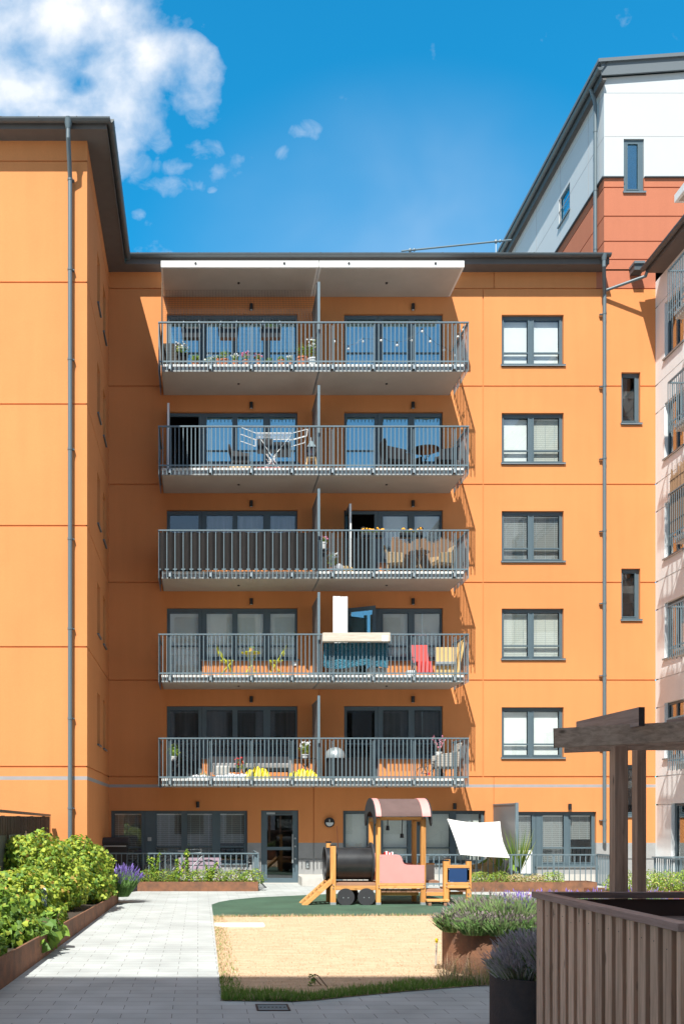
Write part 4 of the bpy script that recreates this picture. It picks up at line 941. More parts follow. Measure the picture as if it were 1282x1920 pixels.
# small bollard light
t = thing('bollard_light', 'small grey bollard light with slanted white top among the bed leaves', 'lamp', (*P(84, 1700, 16.2)[:2], 0.25))
b = MB(); zt = HC-(1668-CY)*16.2/F-0.25; b.cyl((0,0,0),(0,0,zt-0.06),0.045,'pipe',n=14); b.prism([(-0.045,-0.045,zt-0.06),(0.045,-0.045,zt-0.06),(0.045,-0.045,zt-0.02),(-0.045,-0.045,zt+0.02)],(0,0.09,0),'pipe'); b.build('post', t)
b = MB(); b.prism([(-0.045,-0.047,zt+0.021),(0.046,-0.047,zt-0.019),(0.046,-0.047,zt+0.0),(-0.045,-0.047,zt+0.045)],(0,0.094,0),'white'); b.build('lamp_cap', t)
bush('currant_seedling', 'small leafy shoot hiding the foot of the bollard light', 'plant', (-2.22, 14.95, 0.3), [((0,0,0.12),(0.2,0.12,0.2))], 90, 0.09, 'lobed', gm, 19, stems=3)
# lavender at the end of the bed
def spikes(name, label, cat, loc, rx, ry, h, n, mstem, mtip, seed, fl=0.35, tilt=0.5, group=None, w=0.006, extra=None, tiplen=0.09, base=0.0):
    r = random.Random(seed); t = thing(name, label, cat, loc, group=group); s = MB(); q = MB()
    for i in range(n):
        a = r.uniform(0, 6.283); rr = math.sqrt(r.random()); x, y = rx*rr*math.cos(a), ry*rr*math.sin(a)
        hh = h*(0.6+0.45*r.random())*(1-0.30*rr*rr); lean = tilt*(0.35+rr)
        e = Vector((x+math.cos(a)*lean*hh*0.8+r.uniform(-.05,.05), y+math.sin(a)*lean*hh*0.8+r.uniform(-.05,.05), base+hh)); p = Vector((x*0.75, y*0.75, base))
        m = p.lerp(e, 0.5)+Vector((0,0,0.12*hh)); wv = Vector((math.cos(a+1.57), math.sin(a+1.57), 0))*w; wv2 = Vector((r.uniform(-1,1), r.uniform(-1,1), 0)).normalized()*w
        mm = mstem if not extra else r.choices([mstem, extra], [1, 0.7])[0]
        s.add([p-wv, p+wv, m+wv, e, m-wv], [(0, 1, 2, 3, 4)], mm)
        for _ in range(3):
            c = p.lerp(e, r.uniform(0.15, 0.85)); l = Vector((r.uniform(-1,1), r.uniform(-1,1), r.uniform(0.2,1.2))).normalized()*r.uniform(0.03,0.08)*(h/0.45)
            s.add([c-wv2, c+wv2, c+l], [(0, 1, 2)], mm)
        if r.random() < fl:
            d = (e-m).normalized(); L_ = tiplen*r.uniform(0.5, 1.1)
            for g in (wv2*1.7, Vector((-wv2.y, wv2.x, 0))*1.7): q.add([e-d*0.01, e+g+d*L_*0.3, e+g*0.7+d*L_*0.8, e+d*L_, e-g*0.7+d*L_*0.8, e-g+d*L_*0.3], [(0, 1, 2, 3, 4, 5)], mtip)
    s.build('stems', t)
    if q.f: q.build('flowers', t)
    return t
spikes('lavender', 'purple flowering lavender tuft at the far end of the left bed', 'lavender', (-1.85, 23.2, 0.15), 0.30, 0.28, 0.68, 900, 'lav_green', 'lav_flower', 21, 0.5, 0.45, tiplen=0.12)

M['fence_glass'] = blindmat('fence_panel', (0.30, 0.36, 0.34), 50, 1, 0)
M['fence_slat'] = mat('fence_slat', (0.085, 0.06, 0.05), 0.6, rnd=0.5)
# ================================================================ SLATTED FENCE FAR LEFT
t = thing('slatted_fence', 'dark vertical slat screen fence with pale glass panels at the left edge', 'fence', (-3.9, 20, 0))
o_ = Vector((-3.9, 20, 0))
b = MB(o_)
fa = Vector((-3.62, 23.95, 0)); fb = Vector((-3.72, 14.0, 0)); L_ = (fb-fa).length; d = (fb-fa).normalized(); n = int(L_/0.075)
for i in range(n):
    c = fa+d*(i*0.075); b.box(c.x-0.015, c.x+0.015, c.y-0.018, c.y+0.018, 0.3, 2.02, 'fence_slat')
for i in range(int(n*0.9)):
    c = fa+d*(i*0.11); b.box(c.x+0.035, c.x+0.042, c.y-0.012, c.y+0.012, 0.3, 2.02, 'fence_slat')
b.build('slats', t)
b = MB(o_); b.beam(fa+Vector((0,0,2.05)), fb+Vector((0,0,2.16)), 0.10, 0.05, 'gutter'); b.build('top_rail', t)
for i in range(6):
    c = fa+d*(0.4+1.55*i); p = MB(o_); p.box(c.x-0.09, c.x-0.03, c.y-0.04, c.y+0.04, 0.25, 2.03, 'black'); p.build('post', t)
    e = fa+d*(0.5+1.55*i); f_ = fa+d*(0.4+1.55*(i+1)-0.1); p = MB(o_); p.box(e.x+0.02, e.x+0.026, f_.y, e.y, 0.35, 1.66, 'fence_glass'); p.build('panel', t)

# ================================================================ GROUND TERRACES
def terrace_rail(name, label, x0, x1, y0, y1, ztop, zbot, loc, left=True, right=True):
    t = thing(name, label, 'railing', loc); b = MB(loc); railing(b, x0, x1, y0, y1, ztop, zbot, step=0.15, left=left, right=right, lowz=zbot+0.06); b.build('bars', t)
    n = int((x1-x0)/1.4)+1
    for i in range(n+1):
        x = x0+(x1-x0)*i/n; p = MB(loc); p.box(x-0.02, x+0.02, y0-0.022, y0+0.012, 0.0, ztop-0.036, 'steel'); p.build('post', t)
    return t
terrace_rail('terrace_railing', 'grey bar railing of the left ground floor terrace beside the entrance door', -2.6, PX(484, 27.6), 27.6, 29.95, PZ(1599, 27.6), 0.10, (0, 27.6, 0), left=False)
terrace_rail('terrace_railing', 'long grey bar railing behind the toy train and white sunshade', PX(640, 27.5), PX(1117, 27.5), 27.5, 29.9, PZ(1601.5, 27.5), 0.10, (7, 27.5, 0), right=False)
t = thing('terrace_railing', 'short grey railing stretch running forward behind the pergola posts', 'railing', (11.0, 27, 0)); b = MB((11.0, 27, 0))
for i in range(14):
    f_ = i/13; c = (11.02+0.06*f_, 27.46-1.25*f_); b.box(c[0]-0.012, c[0]+0.012, c[1]-0.012, c[1]+0.012, 0.12, 0.97, 'steel')
b.beam((11.02, 27.46, 0.985), (11.08, 26.2, 0.985), 0.05, 0.035, 'steel'); b.beam((11.02, 27.46, 0.16), (11.08, 26.2, 0.16), 0.02, 0.04, 'steel'); b.build('bars', t)
t = thing('terrace_railing', 'grey railing in front of the pale wing door at the right edge', 'railing', (12.4, 26, 0)); b = MB((12.4, 26, 0))
zt = PZ(1607, 26.0)
for i in range(26): y = 26.2-i*0.12; b.box(12.03, 12.054, y-0.012, y+0.012, 0.12, zt-0.03, 'steel')
for i in range(12): x = 12.06+i*0.14; b.box(x-0.012, x+0.012, 26.29, 26.31, 0.12, zt-0.03, 'steel')
b.box(12.0, 12.06, 23.1, 26.27, zt-0.03, zt+0.005, 'steel'); b.box(12.0, XR-0.02, 26.27, 26.33, zt-0.03, zt+0.005, 'steel'); b.build('bars', t)

def trough(name, label, x0, x1, y0, y1, h, mat_='corten'):
    loc = ((x0+x1)/2, y0, 0); b = MB(loc); th = 0.012
    b.box(x0, x1, y0, y0+th, 0, h, mat_); b.box(x0, x1, y1-th, y1, 0, h, mat_); b.box(x0, x0+th, y0+th, y1-th, 0, h, mat_); b.box(x1-th, x1, y0+th, y1-th, 0, h, mat_)
    t = tag(b.build(name), label, 'planter'); s = MB(loc); s.add([(x0+th,y0+th,h-0.04),(x1-th,y0+th,h-0.04),(x1-th,y1-th,h-0.04),(x0+th,y1-th,h-0.04)], [(0,1,2,3)], 'soil'); s.build('soil', t)
    return t
trough('corten_planter', 'low rusty steel planter in front of the left terrace railing', PX(258, 26.9), PX(484, 26.9), 26.9, 27.5, 0.26)
trough('corten_planter', 'low rusty steel planter behind the blue panel of the train', PX(860, 26.9), PX(1113, 26.9), 26.7, 27.4, 0.26)
trough('corten_planter', 'low rusty steel planter filled with bright shrubs beyond the pergola', PX(1130, 24), PX(1330, 24), 24.0, 25.2, 0.22)
b = MB((9.5, 25, 0)); b.add([(8.4,23.4,0.02),(12.0,23.4,0.02),(12.0,25.6,0.02),(8.4,25.6,0.02)], [(0,1,2,3)], 'red_tile'); struct(b.build('gravel_path'))
lg = [('leaf', 4), ('leaf_dk', 1.0), ('leaf_yel', 2.5)]
ax = PX(258, 27.2); bx_ = PX(484, 27.2)
for i in range(7):
    x = ax+0.25+(bx_-ax-0.4)*i/6; nm = ['at the left end', 'second from the left', 'third from the left', 'in the middle', 'third from the right', 'second from the right', 'at the right end'][i]
    bush('mint_plant', 'low bushy green herb %s of the left corten planter' % nm, 'plant', (x, 27.15, 0.22), [((0,0,0.16),(0.36,0.24,0.23))], 900, 0.045, 'oval', lg, 40+i, 'green herbs in the left low planter', stems=6)
for i, (px, h) in enumerate(((290, 0.9), (352, 1.0), (395, 0.6), (333, 0.7))):
    r = random.Random(60+i); t = thing('tall_herb', 'tall leafy stem plant %s in the left corten planter' % ['farthest left', 'just left of the middle, tallest', 'nearest the right', 'between the two tallest'][i], 'plant', (PX(px, 27.1), 27.1, 0.2), group='tall leafy stems in the left planter'); b = MB()
    for s_ in range(5):
        e = Vector((r.uniform(-0.2,0.2), r.uniform(-0.1,0.1), h*r.uniform(0.75,1.0))); b.tube([(0,0,0), e], 0.008, 'leaf_dk', n=5)
        for j in range(34):
            f_ = r.uniform(0.3, 1.0); p = Vector((0,0,0)).lerp(e, f_); a = r.uniform(0, 6.28); leaf(b, p, Vector((math.cos(a)*0.5, math.sin(a)*0.5, 1)), Vector((math.cos(a), math.sin(a), 0.1)), 0.10*r.uniform(0.6,1.1), 'oval', r.choice(['leaf', 'leaf', 'leaf_yel']))
    b.build('foliage', t)
# yellow-green ground cover beyond the train
for i, px in enumerate((900, 935, 965, 1000, 1035)):
    y = 27.0; dry = i in (2, 3)
    bush('juniper_shrub' if not dry else 'dry_shrub', ['feathery yellow green shrub beside the blue train panel', 'feathery yellow green shrub below the white sunshade corner', 'browned low ground cover between the green shrubs', 'browned low ground cover under the middle of the railing', 'bright green rounded shrub beyond the lavender'][i], 'shrub', (PX(px, y), y, 0.22),
         [((0,0,0.10),(0.34,0.26,0.16 if dry else 0.24))], 1300, 0.035, 'oval', [('groundcover_dry', 3), ('groundcover', 1)] if dry else [('groundcover', 5), ('leaf', 2), ('groundcover_dry', 0.7 if i < 2 else 0.0)], 70+i, 'feathery shrubs in the right low planter', stems=5)
for i, (px, yy_) in enumerate(((1165, 24.4), (1215, 24.4), (1245, 24.3), (1280, 24.5))):
    bush('juniper_shrub', 'bright green feathery shrub beyond the pergola posts, %s' % ['behind the left post', 'just right of the right post', 'under the pale wing railing', 'at the right edge'][i], 'shrub', (PX(px, yy_), yy_, 0.2), [((0,0,0.16),(0.42,0.4,0.36))], 2200, 0.04, 'oval', [('groundcover', 5), ('leaf', 2), ('groundcover_dry', 0.8)], 80+i, 'feathery shrubs by the pale wing', stems=5)

# ================================================================ ROUND PLANTERS WITH LAVENDER
def capsule_planter(name, label, c0, c1, R_, h, m):
    c0 = Vector((*c0, 0)); c1 = Vector((*c1, 0)); d = (c1-c0).normalized(); a = Vector((-d.y, d.x, 0)); n = 28; out = []
    for i in range(n+1): t_ = math.pi/2+math.pi*i/n; out.append(c0+(d*math.cos(t_)+a*math.sin(t_))*R_)
    for i in range(n+1): t_ = -math.pi/2+math.pi*i/n; out.append(c1+(d*math.cos(t_)+a*math.sin(t_))*R_)
    loc = tuple(c0); b = MB(loc); N_ = len(out); inn = []
    cen = (c0+c1)/2
    for p in out:
        q = c0+d*max(0, min((c1-c0).length, (p-c0).dot(d))); inn.append(q+(p-q)*(1-0.014/R_))
    vs = [Vector((p.x,p.y,0)) for p in out]+[Vector((p.x,p.y,h)) for p in out]+[Vector((p.x,p.y,h)) for p in inn]+[Vector((p.x,p.y,h-0.12)) for p in inn]
    fs = []
    for k in range(3): fs += [(k*N_+i, k*N_+(i+1) % N_, (k+1)*N_+(i+1) % N_, (k+1)*N_+i) for i in range(N_)]
    b.add(vs, fs, m); t = tag(b.build(name, smooth=True), label, 'planter')
    s = MB(loc); s.add([Vector((p.x,p.y,h-0.06)) for p in inn], [tuple(range(N_))], 'soil'); s.build('soil', t); return t
capsule_planter('round_corten_planter', 'large rusty round ended steel planter overflowing with lavender', (3.93, 12.95), (6.4, 13.6), 0.74, 0.555, 'corten')
capsule_planter('round_corten_planter', 'dark shaded round steel planter next to the wooden batten box', (3.14, 9.10), (3.30, 9.12), 0.46, 0.545, 'corten_shaded')
pos = [(3.62,12.85),(3.95,12.6),(4.3,12.75),(3.85,13.2),(4.35,13.2),(4.75,12.95),(4.9,13.4),(5.35,13.1),(5.5,13.6),(5.95,13.3),(6.1,13.8)]
lb = ['at the left end of the big rusty planter', 'at the front of the big rusty planter near its left end', 'in front right of the first clumps of the big planter', 'behind the left end clump of the big planter', 'in the middle back of the visible part of the big planter', 'against the corner of the wooden box', 'behind the wooden box corner', 'beyond the wooden box, first seen over its rim', 'beyond the wooden box, second seen over its rim', 'beyond the wooden box near the left pergola post', 'beyond the wooden box between the pergola posts']
for i, (x, y) in enumerate(pos):
    spikes('lavender', 'grey green lavender clump '+lb[i], 'lavender', (x, y, 0.48), 0.30, 0.30, 0.50 if i else 0.42, 2300 if i < 7 else 1200, 'lav_stem', 'lav_flower' if i in (2, 4, 6, 8, 9) else 'lav_faded', 100+i, 0.10 if i < 7 else 0.22, 0.42, 'lavender clumps in the big rusty planter', w=0.0042, extra='lav_green', tiplen=0.07)
for i, (x, y) in enumerate(((3.45, 12.35), (3.75, 12.25), (4.05, 12.22), (3.28, 12.7))):
    spikes('lavender', 'green lavender skirt over the rim of the big rusty planter, %s' % ['left', 'middle', 'right', 'outermost left'][i], 'lavender', (x, y, 0.50), 0.22, 0.12, 0.27, 900, 'lav_green', 'lav_faded', 130+i, 0.2, 0.45, 'lavender clumps in the big rusty planter', w=0.005, extra='lav_stem', tiplen=0.05, base=0.02)
for i, (x, y) in enumerate(((2.92, 8.98), (3.18, 8.84), (3.12, 9.18))):
    spikes('catmint', 'faded grey purple catmint %s the dark planter by the box' % ['spilling over the left front of', 'in the middle of', 'at the back of'][i], 'plant', (x, y, 0.47), 0.22, 0.20, 0.30 if i == 0 else 0.44, 2600, 'catmint', 'cat_tip', 140+i, 0.35, 0.42, 'faded catmint in the dark planter', w=0.0035, extra='lav_green' if i else 'lav_stem', tiplen=0.06)

# ================================================================ WOODEN BATTEN BOX
t = thing('wooden_batten_box', 'big dark stained box clad in upright battens in the right foreground', 'storage box', (3.6, 7.1, 0)); L0 = (3.6, 7.1, 0)
BX, B0, B1, BH = 2.86, 5.90, 8.42, 1.35
b = MB(L0); b.box(BX+0.05, BX+0.07, B0+0.05, B1-0.03, 0.02, BH-0.06, 'gap_shade_back'); b.box(BX+0.07, 6.2, B1-0.05, B1-0.03, 0.02, BH-0.06, 'gap_shade_back'); b.box(BX+0.07, 6.2, B0+0.05, B0+0.07, 0.02, BH-0.06, 'gap_shade_back'); b.box(6.18, 6.2, B0+0.07, B1-0.05, 0.02, BH-0.06, 'gap_shade_back'); b.build('inner_boards', t)
y = B1-0.002; i = 0
while y > B0+0.08:
    w = 0.108 if i else 0.145; s = MB(L0); s.box(BX, BX+0.048, y-w, y, 0.03, BH-0.052, 'box_wood'); s.build('batten', t, bevel=0.003); y -= w+(0.066 if i else 0.06); i += 1
s = MB(L0); s.box(BX, BX+0.048, B0+0.0, B0+0.05, 0.03, BH-0.052, 'box_wood'); s.build('batten', t, bevel=0.003)
x = BX+0.06
while x < 6.1: s = MB(L0); s.box(x, x+0.075, B0-0.001, B0+0.045, 0.03, BH-0.052, 'box_wood'); s.build('batten', t); x += 0.135
s = MB(L0); s.box(BX-0.03, BX+0.075, B0-0.03, B1+0.03, BH-0.05, BH, 'cap_wood'); s.build('cap_rail', t, bevel=0.004)
s = MB(L0); s.box(BX+0.0765, 6.25, B1-0.07, B1+0.028, BH-0.05, BH-0.001, 'cap_wood_x'); s.build('cap_rail', t, bevel=0.004)
s = MB(L0); s.box(BX+0.0765, 6.25, B0-0.028, B0+0.07, BH-0.05, BH-0.001, 'cap_wood_x'); s.build('cap_rail', t, bevel=0.004)
s = MB(L0)
for i in range(7): s.box(BX+0.075, 6.17, B1-0.055-0.33*(i+1), B1-0.058-0.33*i, BH-0.22-0.0*i, BH-0.20, 'cap_wood_x')
s.build('shelf_boards', t, bevel=0.003)
b = MB(L0)
k = 0; y = B1-0.002
while y > B0+0.08:
    w = 0.108 if k else 0.145; zz = BH-0.15-0.03*(k % 3 == 1); b.cyl((BX-0.0015, y-w/2, zz), (BX+0.01, y-w/2, zz), 0.0045, 'black', n=8); y -= w+(0.066 if k else 0.06); k += 1
b.build('screws', t)

# ================================================================ PERGOLA
t = thing('timber_pergola', 'dark stained timber pergola with twin posts behind the batten box', 'pergola', (3.8, 8.9, 0)); L0 = (3.8, 8.9, 0)
x0 = PX(1152, 8.6); s = MB(L0); s.box(x0, x0+0.115, 8.6, 8.72, 0, 2.60, 'perg_z'); s.build('post', t, bevel=0.004)
x1 = PX(1186, 9.35); s = MB(L0); s.box(x1+0.04, x1+0.125, 9.35, 9.47, 0, 2.655, 'perg_z'); s.build('post', t, bevel=0.004)
pa = Vector(P(1038, 1384, 8.55)); pb = Vector(P(1300, 1371, 8.15)); pb = pa+(pb-pa)*1.6
s = MB(L0); s.beam(pa, pb, 0.06, 0.165, 'perg'); s.beam(pa-(pb-pa).normalized()*0.004, pa-(pb-pa).normalized()*0.0005, 0.0605, 0.1655, 'endgrain'); s.build('beam', t, bevel=0.004)
qa = Vector((3.45, 9.0, 2.515)); qb = Vector((6.0, 9.02, 2.515)); qa = Vector(P(1120, 1399, 8.8)); qb = Vector(P(1330, 1389, 8.55)); qb = qa+(qb-qa)*1.6
s = MB(L0); s.beam(qa+Vector((-0.3,0.0,0.015)), qb+Vector((0,0.0,0.015)), 0.05, 0.15, 'perg'); s.build('beam', t, bevel=0.004)
qa = Vector(P(1180, 1385, 9.55)); qb = Vector(P(1330, 1385, 9.25)); qb = qa+(qb-qa)*1.8
s = MB(L0); s.beam(qa-Vector((0,0,0.03)), qb-Vector((0,0,0.03)), 0.05, 0.16, 'perg'); s.build('beam', t, bevel=0.004)
ra = Vector(P(1202, 1343.5, 8.15)); rb = ra+Vector((-0.05, 1.22, 0.0))
s = MB(L0); s.beam(ra, rb, 0.05, 0.155, 'perg_y'); s.beam(ra-(rb-ra).normalized()*0.004, ra-(rb-ra).normalized()*0.0005, 0.0505, 0.1555, 'endgrain'); s.build('rafter', t, bevel=0.004)
for dx in (0.85, 1.7): s = MB(L0); s.beam(ra+Vector((dx,0,0.015)), rb+Vector((dx,0,0.015)), 0.05, 0.155, 'perg_y'); s.build('rafter', t, bevel=0.004)

# ================================================================ LAWN DETAILS
b = MB((*P(816.5, 1817, HC*F/(1817-CY))[:2], 0)); Ym = HC*F/(1817-CY); xm = PX(816.5, Ym); b.cyl((xm,Ym,0),(xm+0.01,Ym,0.35),0.011,'grey_panel',n=8); b.cyl((xm+0.01,Ym,0.35),(xm+0.012,Ym,0.40),0.02,'yellow',n=8); b.ball((xm+0.03,Ym,0.02),0.05,'stem'); tag(b.build('marker_stake'), 'thin stake with a yellow tip in the dry lawn left of the round planter', 'stake')
a_, c_ = GP(403, 1739), GP(496, 1738); b = MB((a_[0], a_[1], 0)); b.box(a_[0], c_[0], a_[1]-0.02, a_[1]+0.36, 0.0, 0.05, 'slab_white'); tag(b.build('kerb_stone', bevel=0.008), 'pale stone strip lying at the left edge of the dry lawn', 'kerb stone')
a_, c_ = GP(482, 1896), GP(543, 1884); t = thing('drain_cover', 'rectangular metal drain cover set in the shaded paving', 'drain cover', (a_[0], a_[1], 0.004)); w_, d_ = (c_[0]-a_[0]-0.02), (c_[1]-a_[1])
b = MB(); b.box(0,w_,0,0.02,0,0.006,'corten_shaded'); b.box(0,w_,d_-0.02,d_,0,0.006,'corten_shaded'); b.box(0,0.02,0.02,d_-0.02,0,0.006,'corten_shaded'); b.box(w_-0.02,w_,0.02,d_-0.02,0,0.006,'corten_shaded'); b.build('rim', t)
b = MB(); b.box(0.022,w_-0.022,0.022,d_-0.022,0.0,0.003,'steel')
for i in range(7): x = 0.05+i*(w_-0.1)/6; b.cyl((x,d_*0.5,0.003),(x,d_*0.5,0.006),0.012,'corten_shaded',n=8)
b.build('plate', t)
bush('weed', 'small green weed sprouting from the shaded front of the lawn', 'weed', (*GP(585, 1850), 0.01), [((0,0,0.07),(0.05,0.05,0.09))], 60, 0.035, 'oval', [('leaf_dk', 2), ('leaf', 1)], 150, stems=2)

# ================================================================ PLAYGROUND TRAIN
TY = 22.5
t = thing('playground_train', 'wooden playground locomotive with black tube boiler, pink cab side and brown barrel roof', 'play train', (4.6, 23, 0)); L0 = (4.6, 23.0, 0)
def tx(c): return (540+c/2.787-CX)/82.67
def tz(c): return HC-(1480+c/2.787-CY)/82.67
def post(c0, c1, y, ctop, cap=True, foot=True, m='train_wood', w=0.11):
    s = MB(L0); s.box(tx(c0), tx(c1), y, y+w, 0.06, tz(ctop), m); p = s.build('post', t, bevel=0.008)
    if cap: s = MB(L0); s.box(tx(c0)-0.004, tx(c1)+0.004, y-0.004, y+w+0.004, tz(ctop), tz(ctop)+0.035, 'black'); s.build('post_cap', p, bevel=0.012)
    if foot: s = MB(L0); s.box(tx(c0)-0.003, tx(c1)+0.003, y-0.003, y+w+0.003, 0.0, 0.07, 'steel_light'); s.build('post_foot', p)
post(222, 250, TY, 296); 
s = MB(L0); s.box(2.995, 3.10, 23.3, 23.41, 0, 1.40, 'train_wood'); p = s.build('post', t, bevel=0.008); s = MB(L0); s.box(2.99, 3.105, 23.296, 23.414, 1.40, 1.435, 'black'); s.build('post_cap', p)
post(460, 484, TY, 150, cap=False); post(694, 720, TY, 150, cap=False)
for xx in (4.02, 5.04): s = MB(L0); s.box(xx, xx+0.10, 23.45, 23.56, 0, 2.0, 'train_wood'); s.build('post', t, bevel=0.008)
# boiler: a crawl-through tube
b = MB(L0); n = 40; xa, xb = 2.93, tx(446); cy, cz, ro, ri = 22.98, 0.93, 0.37, 0.345; vs = []; fs = []
for x in (xa, xb):
    for r_ in (ro, ri):
        for i in range(n): a = 2*math.pi*i/n; vs.append((x, cy+r_*math.cos(a), cz+r_*math.sin(a)))
for i in range(n):
    j = (i+1) % n; fs += [(i, j, 2*n+j, 2*n+i), (n+i, 3*n+i, 3*n+j, n+j), (i, n+i, n+j, j), (2*n+i, 2*n+j, 3*n+j, 3*n+i)]
b.add(vs, fs, 'boiler'); b.build('boiler', t, smooth=True)
b = MB(L0); b.cyl((tx(446), cy, cz+0.03), (tx(456), cy, cz+0.03), 0.46, 'blackm', n=40); b.build('boiler_plate', t, smooth=True)
b = MB(L0); b.cyl((2.90, cy-0.0, cz), (2.93, cy, cz), 0.39, 'blackm', n=40, caps=False); b.build('boiler_ring', t, smooth=True)
b = MB(L0)
for k in range(7): b.box(tx(252), tx(458), 22.52+0.13*k, 22.52+0.13*k+0.118, tz(503), tz(489), 'train_deck')
b.build('deck', t)
b = MB(L0); b.box(tx(250), tx(458), TY+0.01, TY+0.055, tz(527), tz(504), 'train_wood_x'); b.box(tx(250), tx(458), 23.42, 23.46, tz(527), tz(504), 'train_wood_x'); b.split('beam', t, bevel=0.005)
for (cx_, cy_, y) in ((300, 563, 22.46), (408, 562, 22.46), (355, 566, 23.35)):
    w = MB(L0); w.cyl((tx(cx_), y, tz(cy_)), (tx(cx_), y+0.035, tz(cy_)), 0.197, 'blackm', n=36); wo_ = w.build('wheel', t, smooth=True)
    for q in (-13, 13) if y < 23 else (): s = MB(L0); s.cyl((tx(cx_+q), y-0.006, tz(cy_+3)), (tx(cx_+q), y-0.0005, tz(cy_+3)), 0.012, 'steel_light', n=10); s.build('bolt', wo_)
# ramp up to the tube
b = MB(L0)
for y in (22.47, 22.62, 22.98, 23.13):
    b.prism([(tx(72), y, 0.0), (tx(100), y, 0.0), (3.02, y, 0.50), (3.02, y, 0.62)], (0, 0.12, 0), 'train_wood_x')
for k in range(6):
    f_ = 0.12+k*0.15; x = 2.40+0.58*f_; z = 0.03+0.58*f_; b.box(x-0.02, x+0.02, 22.745, 22.975, z-0.02, z+0.02, 'train_wood_x')
b.build('ramp', t, bevel=0.004)
# cab
b = MB(L0); Y0 = TY-0.022
pts = [(477,490),(711,490),(711,396),(622,394),(606,390),(599,380),(594,362),(586,347),(570,341),(477,341)]
b.prism([(tx(a), Y0, tz(c)) for a, c in pts], (0, 0.02, 0), 'pink'); b.build('pink_side_panel', t)
b = MB(L0); b.prism([(tx(a)-0.01, 23.57, tz(c)) for a, c in pts], (0, 0.02, 0), 'pink'); b.build('pink_side_panel', t)
b = MB(L0)
b.box(tx(477), tx(711), TY-0.02, TY+0.03, tz(502), tz(489.5), 'train_wood_x'); b.box(tx(477), tx(711), TY-0.02, TY+0.03, tz(518), tz(503.5), 'train_wood_x')
b.box(tx(484), tx(694), TY+0.25, TY+0.29, tz(560), tz(541), 'train_wood_x'); b.box(tx(477), tx(700), 23.5, 23.55, tz(520), tz(492), 'train_wood_x'); b.split('beam', t, bevel=0.004)
b = MB(L0)
for k in range(8): b.box(tx(478), tx(718), 22.56+0.125*k, 22.56+0.125*k+0.113, tz(519), tz(519)+0.03, 'train_deck')
for k in range(8): b.box(tx(488)+0.115*k, tx(488)+0.115*k+0.105, 22.53, 22.74, tz(538), tz(524), 'train_deck')
b.build('deck', t)
b = MB(L0); b.box(tx(475), tx(710), TY+0.0, TY+0.045, tz(158), tz(144), 'train_wood_x'); b.box(4.02, 5.14, 23.5, 23.545, 1.93, 2.0, 'train_wood_x')
for y in (22.6, 23.5): pass
b.box(4.02, 4.06, TY+0.11, 23.45, 1.9, 1.98, 'train_wood_x'); b.box(5.08, 5.12, TY+0.11, 23.45, 1.9, 1.98, 'train_wood_x'); b.split('beam', t, bevel=0.004)
# barrel roof
def arch(u): a = math.pi*u; return 23.03-0.66*math.cos(a), 2.00+0.40*math.sin(a)**1.15
n = 20
def roofband(xa, xb, off, m, name, th=0.02):
    b = MB(L0); vs = []; fs = []
    for x in (xa, xb):
        for o in (off, off-th):
            for i in range(n+1):
                y, z = arch(0.02+0.96*i/n); ny, nz = y-23.03, (z-1.95)*1.2; l = math.hypot(ny, nz); vs.append((x, y+ny/l*o, z+nz/l*o))
    k = n+1
    for i in range(n): fs += [(i, i+1, 2*k+i+1, 2*k+i), (k+i, 3*k+i, 3*k+i+1, k+i+1), (i, k+i, k+i+1, i+1), (2*k+i, 2*k+i+1, 3*k+i+1, 3*k+i)]
    fs += [(0, 2*k, 3*k, k), (n, k+n, 3*k+n, 2*k+n)]
    b.add(vs, fs, m); return b.build(name, t, smooth=True)
roofband(tx(462), tx(706), 0.03, 'brown_felt', 'roof')
roofband(tx(452), tx(480), 0.045, 'pink', 'roof_trim', 0.03); roofband(tx(692), tx(736), 0.045, 'pink', 'roof_trim', 0.03)
def endplate(x, m):
    poly = []
    for i in range(n+1):
        y, z = arch(i/n); ny, nz = y-23.03, z-2.0; l = math.hypot(ny, nz)+1e-6; poly.append((x, y+ny/l*0.06, z+nz/l*0.05))
    low = [(x, 23.74, 1.86), (x, 23.66, 1.80), (x, 23.56, 1.84), (x, 23.50, 1.94)] + [(x, 23.03+0.45*math.cos(math.pi*i/8), 1.94+0.20*math.sin(math.pi*i/8)) for i in range(9)] + [(x, 22.56, 1.94), (x, 22.50, 1.84), (x, 22.40, 1.80), (x, 22.32, 1.86)]
    b = MB(L0); b.prism(poly+low, (0.025, 0, 0), m); return b.build('roof_end_panel', t)
endplate(tx(446), 'blackm'); endplate(tx(737), 'blackm')
b = MB(L0); b.tube([(tx(538), 22.9, 1.98), (tx(537), 22.9, 1.80)], 0.012, 'black'); b.cyl((tx(537),22.9,1.81),(tx(537),22.9,1.70),0.035,'black',0.045); b.build('bell', t)
b = MB(L0); b.tube([(tx(630), 23.2, 1.98), (tx(627), 23.2, 1.62)], 0.012, 'black'); b.cyl((tx(627),23.2,1.62),(tx(627),23.2,1.52),0.04,'black',0.045); b.build('bell_rope', t)
b = MB(L0); b.prism([(tx(420), 22.9, 1.30), (tx(455), 22.9, 1.36), (tx(452), 22.9, 1.22), (tx(425), 22.9, 1.22)], (0, 0.1, 0), 'black'); b.build('funnel_stub', t)
